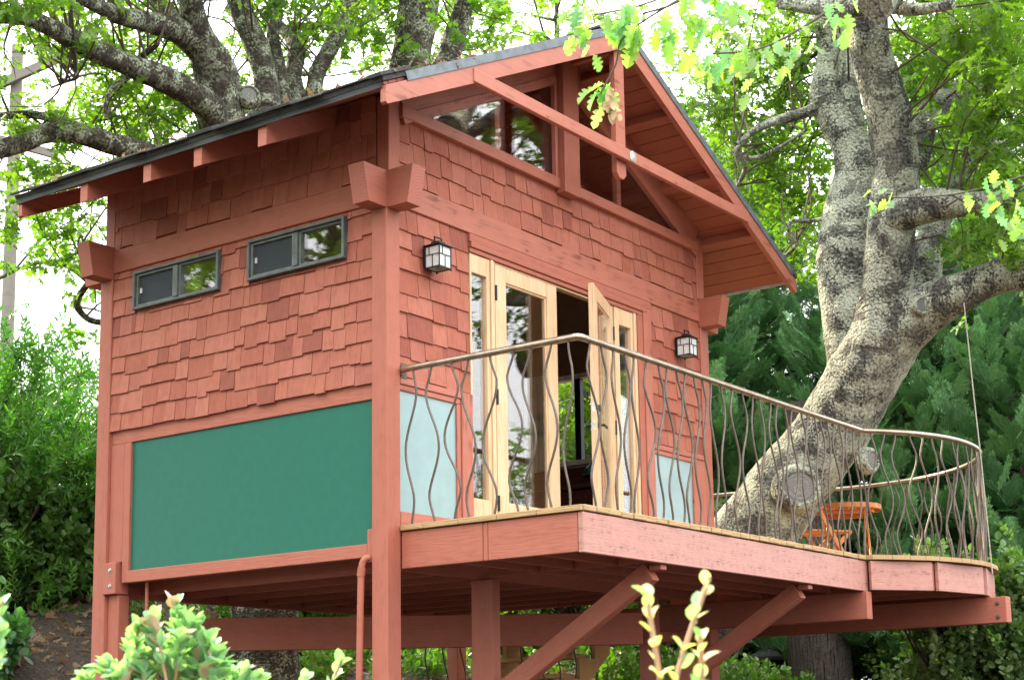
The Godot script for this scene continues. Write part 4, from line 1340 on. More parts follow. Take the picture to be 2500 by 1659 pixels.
func lance_spray(sd: int, count: int, l: float, outline: Array) -> ArrayMesh:   # an upright shoot with leaves round it
	var r := RandomNumberGenerator.new()
	r.seed = sd
	var s := Shape.new()
	for i in count:
		var u := (i + 0.5) / count
		var a := i * 2.4 + r.randf_range(-0.3, 0.3)
		var d := Vector3(0.35 + 0.6 * u, 0.9 * sin(a), 0.9 * cos(a))
		leaf_shape(s, outline, l * r.randf_range(0.7, 1.1), r.randf_range(0.1, 0.35), r.randf_range(-0.1, 0.25), turned(d, r.randf_range(-0.7, 0.7), Vector3(0.26 * u - 0.08, 0, 0)))
	s.tube(PackedVector3Array([Vector3(-0.12, 0, 0), Vector3(0.18, 0, 0)]), PackedFloat32Array([0.004, 0.002]), 3, false)
	return s.made()

var sprays := {}

func make_sprays() -> void:
	for i in 3:
		sprays["oak%d" % i] = oak_spray(100 + i, 9, 0.112, OAK_FAR)
		sprays["needle%d" % i] = needle_spray(200 + i)
		sprays["bay%d" % i] = lance_spray(300 + i, 17, 0.088, LANCE)
		sprays["round%d" % i] = lance_spray(400 + i, 12, 0.075, OVAL)

# many copies of a spray; places: [Transform3D, Color]
func scatter(called: String, kind: String, m: Material, places: Array, parent: Node) -> void:
	for v in 3:
		var mine := []
		for i in range(v, places.size(), 3): mine.append(places[i])
		if mine.is_empty(): continue
		var mm := MultiMesh.new()
		mm.transform_format = MultiMesh.TRANSFORM_3D
		mm.use_colors = true
		mm.mesh = sprays["%s%d" % [kind, v]]
		mm.instance_count = mine.size()
		for i in mine.size():
			mm.set_instance_transform(i, mine[i][0])
			mm.set_instance_color(i, mine[i][1])
		var o := MultiMeshInstance3D.new()
		o.name = numbered(called, parent)
		o.multimesh = mm
		o.material_override = m
		parent.add_child(o, true)
		stuff(o)

func shade_of(a: Color, b: Color, r: RandomNumberGenerator) -> Color:
	var k := r.randf()
	var c := a.lerp(b, k)
	var f := r.randf_range(0.8, 1.2)
	return Color(c.r * f, c.g * f, c.b * f)

func loose(r: RandomNumberGenerator, at: Vector3, droop: float, size: float) -> Transform3D:
	var d := Vector3(r.randfn(), r.randfn() * 0.6 - droop, r.randfn())
	var t := turned(d, r.randf_range(-0.8, 0.8), at)
	return t.scaled_local(Vector3.ONE * size * r.randf_range(0.75, 1.25))

# clumps of sprays in given regions, each clump hung on a twig that comes from the nearest limb
func oak_crown(tree: Node, regions: Array, limbs: Array, sd: int, a: Color, b: Color, per: int, spread: float, share := 1.0) -> void:
	var r := RandomNumberGenerator.new()
	r.seed = sd
	var anchors := []
	for l in limbs:
		for e in spline(l[1], 3): anchors.append(e)
	var places := []
	var tw := Shape.new()
	for g in regions:
		var c: Vector3 = g[0]
		var side := Vector3(0.56344374, 0, 0.82584512)
		var away := Vector3(0.82584512, 0, -0.56344374)
		for i in int(ceil(g[4] * share)):
			var p: Vector3 = c + side * g[1] * clampf(r.randfn() * 0.55, -1.1, 1.1) + Vector3.UP * g[2] * clampf(r.randfn() * 0.55, -1.1, 1.1) + away * g[3] * clampf(r.randfn() * 0.6, -1.2, 1.2)
			var near: Vector4 = anchors[0]
			var best := 1e9
			for e in anchors:
				var d := p.distance_squared_to(Vector3(e.x, e.y, e.z))
				if d < best: best = d
			var choice := []
			for e in anchors:
				if p.distance_to(Vector3(e.x, e.y, e.z)) < sqrt(best) + 0.9: choice.append(e)
			near = choice[r.randi() % choice.size()]
			if best < 9.0 and r.randf() < 0.45:
				var n := Vector3(near.x, near.y, near.z)
				var m := n.lerp(p, 0.55) + Vector3(r.randfn() * 0.12, r.randfn() * 0.12 + 0.1, r.randfn() * 0.12)
				tw.tube(PackedVector3Array([n, n.lerp(m, 0.5) + Vector3(r.randfn(), r.randfn(), r.randfn()) * 0.04, m, m.lerp(p, 0.6) + Vector3(r.randfn(), r.randfn(), r.randfn()) * 0.05, p]), PackedFloat32Array([0.013, 0.010, 0.008, 0.006, 0.003]), 5, false)
			for k in per:
				var q := p + Vector3(r.randfn(), r.randfn() * 0.75, r.randfn()) * spread
				places.append([loose(r, q, 0.25, 1.0), shade_of(a, b, r)])
	scatter("leaves", "oak", mat.oak_leaf, places, tree)
	stuff(put("twigs", tw, mat.twig, tree))

func oak_wood(tree: Node, limbs: Array, m: Material, seg: int, steps: int, amp: float) -> void:
	for l in limbs:
		var s := Shape.new()
		var big: bool = l[1][0].w > 0.1
		limb_shape(s, l[1], steps if big else 4, seg if big else 8, amp)
		s.smooth_normals()
		put(l[0] if l[0] != "twig" else "branch", s, m, tree)

func knot(tree: Node, at: Vector3, out: Vector3, r: float, m: Material) -> void:   # a healed pruning cut: a swollen collar round a grey face
	var y := out.normalized()
	var x := y.cross(Vector3.UP).normalized()
	var t := Transform3D(Basis(x, y, x.cross(y)), at)
	var c := Shape.new()
	c.lathe(PackedVector2Array([Vector2(r * 1.55, -r * 1.0), Vector2(r * 1.5, -r * 0.45), Vector2(r * 1.38, -r * 0.12), Vector2(r * 1.2, r * 0.06), Vector2(r * 1.06, r * 0.10), Vector2(r * 0.95, r * 0.05), Vector2(r * 0.9, -r * 0.12)]), 22, t)
	put("knot_collar", c, m, tree)
	var f := Shape.new()
	f.lathe(PackedVector2Array([Vector2(r * 0.94, -r * 0.08), Vector2(r * 0.75, -r * 0.02), Vector2(r * 0.6, -r * 0.05), Vector2(r * 0.45, -r * 0.01), Vector2(r * 0.25, -r * 0.05), Vector2(0, -r * 0.04)]), 20, t)
	put("cut_face", f, mat.cut_wood, tree)

# a conifer of feathery boughs that sweep out and turn up at the tip
func conifer(label: String, at: Vector3, height: float, radius: float, from: float, boughs: int, sd: int, a: Color, b: Color, facing: float) -> void:
	var t := thing("conifer_tree", label, "conifer tree", at, 0.0, "conifers behind the deck")
	var r := RandomNumberGenerator.new()
	r.seed = sd
	var s := Shape.new()
	s.tube(PackedVector3Array([Vector3(0, -0.5, 0), Vector3(0, height * 0.5, 0), Vector3(0, height, 0)]), PackedFloat32Array([0.26, 0.16, 0.03]), 14, false, lump, 0.12)
	put("trunk", s, mat.bark_conifer, t)
	var wood := Shape.new()
	var places := []
	for i in boughs:
		var u := (i + r.randf()) / boughs
		var y := lerpf(from, height, pow(u, 0.9))
		var k := 1.0 - (y / height)
		var l := radius * (0.18 + 0.95 * pow(k, 0.75)) * r.randf_range(0.7, 1.15)
		var az := i * 2.39996 + r.randf_range(-0.3, 0.3)
		var dir := Vector3(cos(az), 0, sin(az))
		var base := Vector3(0, y, 0)
		var prev := base
		var pts := PackedVector3Array([base])
		var n := maxi(4, int(l / 0.14))
		for q in n:
			var v := (q + 1.0) / n
			var p := base + dir * l * v + Vector3(0, l * (-0.32 * v + 0.42 * v * v), 0) + Vector3(r.randfn(), r.randfn(), r.randfn()) * 0.03
			pts.append(p)
			if v > 0.22:
				var fw := (p - prev).normalized()
				for sg in [-1.0, 1.0, 0.0, r.randf_range(-0.5, 0.5)]:
					var sd2 := fw.cross(Vector3.UP).normalized()
					var d: Vector3 = fw * (0.75 if sg != 0.0 else 0.6) + sd2 * sg * 0.8 + Vector3(0, r.randf_range(0.0, 0.55) + 0.25 * v, 0)
					var tr := turned(d, r.randf_range(-0.5, 0.5), p + Vector3(r.randfn(), r.randfn(), r.randfn()) * 0.05)
					places.append([tr.scaled_local(Vector3.ONE * r.randf_range(0.7, 1.15) * (0.8 + 0.35 * k)), shade_of(a, b, r)])
			prev = p
		var rad := PackedFloat32Array()
		for q in pts.size(): rad.append(lerpf(0.028, 0.006, float(q) / pts.size()))
		wood.tube(pts, rad, 4, false)
	put("boughs", wood, mat.bark_conifer, t)
	scatter("foliage", "needle", mat.needle_leaf, places, t)

# a bushy plant: stems that fork from the foot and end in leafy shoots, in uneven tiers
func bush(called: String, label: String, category: String, at: Vector3, size: Vector3, kind: String, m: Material, count: int, sd: int, a: Color, b: Color, group := "", scale := 1.0, clumps := 60) -> Node3D:
	at.y = ground_y(at.x, at.z)
	var t := thing(called, label, category, at, 0.0, group)
	var r := RandomNumberGenerator.new()
	r.seed = sd
	var wood := Shape.new()
	var places := []
	var centres := []
	for i in clumps:
		var d := Vector3(r.randfn(), r.randfn(), r.randfn()).normalized() * pow(r.randf(), 0.33)
		var p: Vector3 = Vector3(d.x * size.x, size.y * (0.52 + 0.48 * d.y), d.z * size.z)
		p += Vector3(r.randfn(), r.randfn(), r.randfn()) * 0.06 * size.y
		centres.append(p)
		var m0 := Vector3(p.x * 0.25, p.y * 0.4, p.z * 0.25)
		wood.tube(PackedVector3Array([Vector3(p.x * 0.06, -0.2, p.z * 0.06), m0, m0.lerp(p, 0.55) + Vector3(r.randfn(), r.randfn(), r.randfn()) * 0.05, p]), PackedFloat32Array([0.035, 0.022, 0.012, 0.005]) if size.y > 1.2 else PackedFloat32Array([0.014, 0.009, 0.006, 0.003]), 5, false)
	for i in count:
		var p: Vector3 = centres[i % clumps] + Vector3(r.randfn(), r.randfn() * 0.8, r.randfn()) * 0.11 * (size.x + size.y) * 0.5
		var d := Vector3(p.x / size.x * 0.8, 0.55 + 0.5 * r.randfn(), p.z / size.z * 0.8) + Vector3(r.randfn(), r.randfn(), r.randfn()) * 0.5
		places.append([turned(d, r.randf_range(-0.8, 0.8), p).scaled_local(Vector3.ONE * scale * r.randf_range(0.7, 1.25)), shade_of(a, b, r)])
	stuff(put("stems", wood, mat.twig, t))
	scatter("foliage", kind, m, places, t)
	return t

# a broad-leaved tree farther off: forked trunk and a crown in clumps with gaps
func far_tree(label: String, at: Vector3, height: float, crown: Vector3, low: float, clumps: int, per: int, sd: int, a: Color, b: Color, group: String, size := 1.25) -> void:
	var t := thing("leafy_tree", label, "tree", at, 0.0, group)
	var r := RandomNumberGenerator.new()
	r.seed = sd
	var trunk := Shape.new()
	limb_shape(trunk, [Vector4(0, -0.5, 0, 0.22), Vector4(0.1, height * 0.3, 0.05, 0.17), Vector4(-0.1, height * 0.6, 0.1, 0.11), Vector4(0.1, height * 0.95, 0, 0.03)], 4, 10, 0.15)
	put("trunk", trunk, mat.bark_dark, t)
	var wood := Shape.new()
	var places := []
	for i in clumps:
		var d := Vector3(r.randfn(), r.randfn(), r.randfn()).normalized() * pow(r.randf(), 0.4)
		var p := Vector3(d.x * crown.x, lerpf(low, height, 0.5 + 0.5 * d.y), d.z * crown.z)
		var root := Vector3(0, clampf(p.y - 0.6 * Vector2(p.x, p.z).length(), height * 0.15, height * 0.9), 0)
		var m := root.lerp(p, 0.5) + Vector3(r.randfn(), r.randfn(), r.randfn()) * 0.15
		if i % 3 == 0:
			wood.tube(PackedVector3Array([root, root.lerp(m, 0.5) + Vector3(r.randfn(), r.randfn(), r.randfn()) * 0.12, m, m.lerp(p, 0.5) + Vector3(r.randfn(), r.randfn(), r.randfn()) * 0.1, p]), PackedFloat32Array([0.03, 0.022, 0.016, 0.010, 0.005]), 5, false)
		for k in per:
			places.append([loose(r, p + Vector3(r.randfn(), r.randfn() * 0.7, r.randfn()) * 0.32, 0.2, size), shade_of(a, b, r)])
	stuff(put("branches", wood, mat.bark_dark, t))
	scatter("leaves", "oak", mat.oak_leaf, places, t)

# a leaf as a part of its own
var leaf_meshes := {}
func leaf_part(outline_name: String, outline: Array, variant: int) -> ArrayMesh:
	var key := "%s%d" % [outline_name, variant]
	if not leaf_meshes.has(key):
		var s := Shape.new()
		var r := RandomNumberGenerator.new()
		r.seed = 900 + variant
		leaf_shape(s, outline, 1.0, r.randf_range(0.1, 0.45), r.randf_range(-0.1, 0.45), Transform3D.IDENTITY)
		leaf_meshes[key] = s.made()
	return leaf_meshes[key]

# a branch near the camera with big leaves, each a part
func oak_branch(label: String, paths: Array, tips: Array, leaf_size: float, sd: int) -> Node3D:
	var t := thing("oak_branch", label, "oak branch", Vector3.ZERO, 0.0)
	var r := RandomNumberGenerator.new()
	r.seed = sd
	for p in paths:
		var s := Shape.new()
		limb_shape(s, p, 5, 7, 0.1)
		put("twig", s, mat.twig, t)
	for q in tips:   # [place, direction of the shoot, number of leaves, spread]
		var at: Vector3 = q[0]
		var dir: Vector3 = (q[1] as Vector3).normalized()
		for i in int(q[2]):
			var d := dir * 0.5 + Vector3(r.randfn(), r.randfn() * 0.6 - 0.75, r.randfn()) * 0.6
			var p: Vector3 = at + dir * r.randf_range(-0.08, 0.06) * (q[3] / 0.08) + Vector3(r.randfn(), r.randfn(), r.randfn()) * q[3] * 0.8
			var m: Material = [mat.shaded_sprig_leaf, mat.shaded_sprig_leaf, mat.shaded_sprig_leaf_blue, mat.shaded_sprig_leaf_light][r.randi() % 4]
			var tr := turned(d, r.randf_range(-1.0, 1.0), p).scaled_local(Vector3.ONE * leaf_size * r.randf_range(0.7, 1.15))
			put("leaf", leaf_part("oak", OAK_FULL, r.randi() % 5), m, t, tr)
	return t

# a shrub near the camera: fleshy oval leaves in whorls up each stem, each leaf a part
func near_shrub(called: String, label: String, stems: Array, leaf_size: float, per_stem: int, sd: int, mats: Array, most: int, stem_r: float) -> void:
	var t := thing(called, label, "shrub", Vector3.ZERO, 0.0)
	var r := RandomNumberGenerator.new()
	r.seed = sd
	var n := 0
	var more := []
	for st in stems:   # [foot, top, share of the stem with leaves]
		var a: Vector3 = st[0]; var b: Vector3 = st[1]
		var mid := a.lerp(b, 0.5) + Vector3(r.randfn(), r.randfn(), r.randfn()) * 0.08 * a.distance_to(b)
		var s := Shape.new()
		limb_shape(s, [Vector4(a.x, a.y, a.z, stem_r * 1.6), Vector4(mid.x, mid.y, mid.z, stem_r), Vector4(b.x, b.y, b.z, stem_r * 0.6)], 5, 7, 0.1)
		put("stem", s, mat.stem, t)
		var q := spline([Vector4(a.x, a.y, a.z, 0), Vector4(mid.x, mid.y, mid.z, 0), Vector4(b.x, b.y, b.z, 0)], 10)
		for i in per_stem:
			var u: float = 1.0 - (1.0 - st[2]) * 0.0 - st[2] * (1.0 - (i + 0.5) / per_stem)
			var e: Vector4 = q[clampi(int(u * 20), 0, 20)]
			var ax := (b - mid).normalized()
			var az := i * 2.4 + r.randf_range(-0.4, 0.4)
			var sx := ax.cross(Vector3.RIGHT).normalized()
			var out := sx * cos(az) + ax.cross(sx) * sin(az)
			var d := out * (1.0 - 0.55 * u) + ax * (0.55 + 0.5 * u) + Vector3(r.randfn(), r.randfn(), r.randfn()) * 0.15
			var m: Material = mats[r.randi() % mats.size()]
			var tr := turned(d, r.randf_range(-0.9, 0.9), Vector3(e.x, e.y, e.z)).scaled_local(Vector3.ONE * leaf_size * r.randf_range(0.75, 1.15))
			n += 1
			if n <= most: put("leaf", leaf_part("oval", OVAL, r.randi() % 5), m, t, tr)
			else: more.append(tr)
	if more.is_empty(): return
	var mm := MultiMesh.new()
	mm.transform_format = MultiMesh.TRANSFORM_3D
	mm.mesh = leaf_part("oval", OVAL, 2)
	mm.instance_count = more.size()
	for i in more.size(): mm.set_instance_transform(i, more[i])
	var o := MultiMeshInstance3D.new()
	o.name = "leaves"
	o.multimesh = mm
	o.material_override = mats[0]
	t.add_child(o, true)
	stuff(o)

# ---------------------------------------------------------------- ground
func ground_y(x: float, z: float) -> float:
	var s := (x - EYE.x) * 0.828 - (z - EYE.z) * 0.5605
	var l := (x - EYE.x) * 0.5605 + (z - EYE.z) * 0.828
	var p := [[9.0, 0.0, 0.0, 0.0], [12.0, 1.5, 0.9, 0.8], [14.0, 2.3, 1.55, 1.2], [16.0, 2.9, 2.05, 1.5], [19.0, 3.5, 2.5, 1.7], [25.0, 4.1, 2.9, 1.85], [40.0, 4.6, 3.2, 2.1]]
	var k := clampf((l + 5.0) / 1.7, 0.0, 1.0)
	var m := clampf(l / 3.0, 0.0, 1.0)
	var y := 0.0
	for i in p.size() - 1:
		if s > p[i][0]:
			var u := clampf((s - p[i][0]) / (p[i + 1][0] - p[i][0]), 0.0, 1.0)
			var a := lerpf(p[i][1], p[i + 1][1], u); var b := lerpf(p[i][2], p[i + 1][2], u); var c := lerpf(p[i][3], p[i + 1][3], u)
			y = lerpf(lerpf(a, b, k), c, m)
	y += 0.10 * lump.get_noise_2d(x * 0.8, z * 0.8) + 0.03 * lump.get_noise_2d(x * 4.0, z * 4.0)
	return y

func build_ground() -> void:
	var s := Shape.new()
	var n := 130
	var co := PackedFloat32Array()
	for i in n + 1:
		var u := 2.0 * i / n - 1.0
		co.append(26.0 * u + 250.0 * u * u * u * absf(u))
	for i in n + 1:
		for j in n + 1:
			var x := co[i] + 2.0; var z := co[j] - 3.0
			s.v.append(Vector3(x, ground_y(x, z), z))
			s.n.append(Vector3.UP)
	for i in n:
		for j in n:
			var a := i * (n + 1) + j
			s.ix.append_array(PackedInt32Array([a, a + n + 1, a + 1, a + 1, a + n + 1, a + n + 2]))
	s.smooth_normals()
	for i in s.n.size():
		if s.n[i].y < 0: s.n[i] = -s.n[i]
	var g := put("ground", s, mat.soil, self)
	g.set_meta("kind", "structure")
	# fallen leaves on the slope and on the edge of the roof
	var r := RandomNumberGenerator.new()
	r.seed = 5
	for k in 2:
		var mm := MultiMesh.new()
		mm.transform_format = MultiMesh.TRANSFORM_3D
		var sh := Shape.new()
		leaf_shape(sh, OAK_FAR, 0.11 if k == 0 else 0.055, 0.35, 0.5, Transform3D.IDENTITY)
		mm.mesh = sh.made()
		mm.instance_count = 9000 if k == 0 else 210
		for i in mm.instance_count:
			var p: Vector3
			if k == 0:
				var d := r.randf_range(13.0, 24.0)
				var l := r.randf_range(-0.36, 0.30) * d
				p = EYE + Vector3(0.828, 0, -0.5605) * d + Vector3(0.5605, 0, 0.828) * l
				p.y = ground_y(p.x, p.z) + 0.015
			else:
				p = Vector3(-0.66 + absf(r.randfn()) * 0.05, 0, r.randf_range(-3.1, 0.58))
				if i % 5 == 0: p = Vector3(r.randf_range(-0.6, 0.5), 0, 0.55 + r.randfn() * 0.02)
				p.y = roof_y(p.x) + 0.075 + r.randf_range(-0.035, 0.012)
				if i % 5 != 0: p.x -= r.randf_range(0.0, 0.03)
			mm.set_instance_transform(i, turned(Vector3(r.randfn(), r.randfn() * 0.35, r.randfn()), r.randf_range(-3, 3), p).scaled_local(Vector3.ONE * r.randf_range(0.6, 1.2)))
		var o := MultiMeshInstance3D.new()
		o.name = "leaf_litter" if k == 0 else "roof_litter"
		o.multimesh = mm
		o.material_override = mat.dry_leaf
		add_child(o, true)
		tag(o, "dry brown oak leaves lying over the soil slope behind the posts" if k == 0 else "dry tan leaf bits caught along the roof eave and barge board", "leaf litter")
		stuff(o)
func left_oak_limbs() -> Array:
	return [
		["trunk", [Vector4(3.56, 1.79, -4.76, 0.414), Vector4(3.51, 2.18, -4.72, 0.374), Vector4(3.43, 2.91, -4.63, 0.331), Vector4(3.23, 4.20, -4.54, 0.305), Vector4(2.99, 5.70, -4.46, 0.283), Vector4(2.72, 7.12, -4.45, 0.261), Vector4(2.61, 7.64, -4.46, 0.252), Vector4(2.50, 7.86, -4.39, 0.242)]],
		["limb", [Vector4(2.52, 7.73, -4.39, 0.225), Vector4(2.34, 8.12, -4.30, 0.214), Vector4(2.13, 8.38, -4.28, 0.157), Vector4(1.97, 8.53, -4.21, 0.131), Vector4(1.82, 8.76, -4.11, 0.113), Vector4(1.67, 9.06, -4.00, 0.091)]],
		["limb", [Vector4(2.32, 8.25, -4.35, 0.150), Vector4(1.90, 8.37, -4.29, 0.130), Vector4(1.50, 8.31, -4.25, 0.107), Vector4(1.10, 8.22, -4.21, 0.084), Vector4(0.75, 8.15, -4.10, 0.066), Vector4(0.36, 8.12, -4.04, 0.050)]],
		["limb", [Vector4(2.55, 7.65, -4.37, 0.182), Vector4(2.21, 7.76, -4.30, 0.144), Vector4(1.82, 7.83, -4.31, 0.125), Vector4(1.43, 7.85, -4.34, 0.110), Vector4(1.05, 7.86, -4.36, 0.100), Vector4(0.70, 7.86, -4.34, 0.090), Vector4(0.39, 7.84, -4.25, 0.081), Vector4(0.07, 7.81, -4.19, 0.071), Vector4(-0.29, 7.69, -4.22, 0.055)]],
		["limb", [Vector4(2.21, 8.49, -4.45, 0.095), Vector4(2.23, 8.71, -4.67, 0.083), Vector4(2.24, 8.92, -4.92, 0.075), Vector4(2.23, 9.18, -5.17, 0.067), Vector4(2.20, 9.49, -5.44, 0.054)]],
		["limb", [Vector4(2.77, 7.55, -4.44, 0.197), Vector4(2.91, 7.70, -4.32, 0.167), Vector4(2.99, 7.96, -4.24, 0.141), Vector4(3.00, 8.28, -4.28, 0.124), Vector4(2.96, 8.61, -4.37, 0.129), Vector4(2.91, 8.90, -4.48, 0.121), Vector4(2.87, 9.21, -4.58, 0.108), Vector4(2.83, 9.65, -4.64, 0.090)]],
		["limb", [Vector4(3.10, 7.74, -4.26, 0.098), Vector4(3.24, 8.07, -4.27, 0.081), Vector4(3.28, 8.59, -4.39, 0.077), Vector4(3.34, 8.94, -4.53, 0.073), Vector4(3.45, 9.29, -4.60, 0.074), Vector4(3.54, 9.65, -4.67, 0.066)]],
		["limb", [Vector4(3.26, 7.77, -4.37, 0.112), Vector4(3.46, 8.15, -4.29, 0.095), Vector4(3.53, 8.53, -4.41, 0.092), Vector4(3.65, 8.84, -4.48, 0.097), Vector4(3.71, 9.09, -4.65, 0.070), Vector4(3.74, 9.31, -4.87, 0.057), Vector4(3.79, 9.56, -5.06, 0.043)]],
		["limb", [Vector4(3.32, 7.73, -4.30, 0.108), Vector4(3.53, 8.16, -4.16, 0.091), Vector4(3.65, 8.53, -4.18, 0.087), Vector4(3.82, 8.90, -4.12, 0.088), Vector4(3.99, 9.25, -4.07, 0.079), Vector4(4.09, 9.60, -4.13, 0.066), Vector4(4.15, 10.01, -4.22, 0.052)]],
		["limb", [Vector4(2.54, 7.14, -4.35, 0.142), Vector4(2.21, 7.14, -4.48, 0.115), Vector4(1.93, 7.16, -4.53, 0.096), Vector4(1.67, 7.16, -4.55, 0.095), Vector4(1.38, 7.16, -4.62, 0.106), Vector4(1.06, 7.19, -4.72, 0.105), Vector4(0.76, 7.12, -4.82, 0.091), Vector4(0.52, 6.96, -4.86, 0.090), Vector4(0.23, 6.81, -4.96, 0.077)]],
		["limb", [Vector4(1.86, 7.30, -4.77, 0.084), Vector4(1.51, 7.33, -4.92, 0.062), Vector4(1.18, 7.40, -5.02, 0.049), Vector4(0.89, 7.40, -5.08, 0.041), Vector4(0.68, 7.34, -5.06, 0.040), Vector4(0.39, 7.24, -5.15, 0.036)]],
		["twig", [Vector4(0.82, 7.89, -4.50, 0.024), Vector4(0.78, 7.80, -4.52, 0.024), Vector4(0.78, 7.69, -4.48, 0.020), Vector4(0.80, 7.58, -4.42, 0.018), Vector4(0.72, 7.52, -4.48, 0.014), Vector4(0.62, 7.45, -4.56, 0.010)]],
		["twig", [Vector4(1.45, 7.85, -4.31, 0.024), Vector4(1.36, 7.76, -4.38, 0.026), Vector4(1.25, 7.65, -4.48, 0.022), Vector4(1.20, 7.47, -4.52, 0.020), Vector4(1.19, 7.31, -4.49, 0.016)]],
		["twig", [Vector4(1.50, 7.99, -4.55, 0.021), Vector4(1.52, 8.05, -4.33, 0.029), Vector4(1.50, 8.08, -4.16, 0.020)]],
		["twig", [Vector4(2.22, 6.55, -5.36, 0.022), Vector4(2.25, 6.43, -5.65, 0.026), Vector4(2.26, 6.31, -5.97, 0.031), Vector4(2.30, 6.14, -6.26, 0.036), Vector4(2.43, 6.07, -6.40, 0.036), Vector4(2.60, 6.01, -6.45, 0.034), Vector4(2.79, 6.02, -6.47, 0.032)]],
		["twig", [Vector4(2.37, 6.62, -7.83, 0.024), Vector4(2.49, 6.75, -7.39, 0.021), Vector4(2.59, 6.74, -7.01, 0.023), Vector4(2.63, 6.61, -6.77, 0.021), Vector4(2.64, 6.45, -6.56, 0.019)]],
		["twig", [Vector4(2.44, 6.66, -6.81, 0.016), Vector4(2.53, 6.73, -6.65, 0.019), Vector4(2.57, 6.87, -6.56, 0.014), Vector4(2.55, 6.96, -6.57, 0.012)]],
	]

func middle_oak_limbs() -> Array:
	return [
		["trunk", [Vector4(5.14, 7.29, -4.44, 0.245), Vector4(5.06, 8.21, -4.30, 0.225), Vector4(5.03, 8.88, -4.14, 0.211), Vector4(5.02, 9.36, -4.02, 0.225), Vector4(5.01, 9.70, -3.94, 0.225), Vector4(4.97, 10.08, -3.88, 0.206), Vector4(4.91, 10.57, -3.84, 0.171)]],
		["limb", [Vector4(5.28, 8.42, -4.27, 0.149), Vector4(5.42, 8.98, -4.03, 0.134), Vector4(5.51, 9.25, -3.93, 0.130), Vector4(5.58, 9.57, -3.85, 0.135), Vector4(5.64, 9.88, -3.79, 0.116), Vector4(5.69, 10.22, -3.75, 0.096), Vector4(5.72, 10.65, -3.70, 0.076)]],
	]

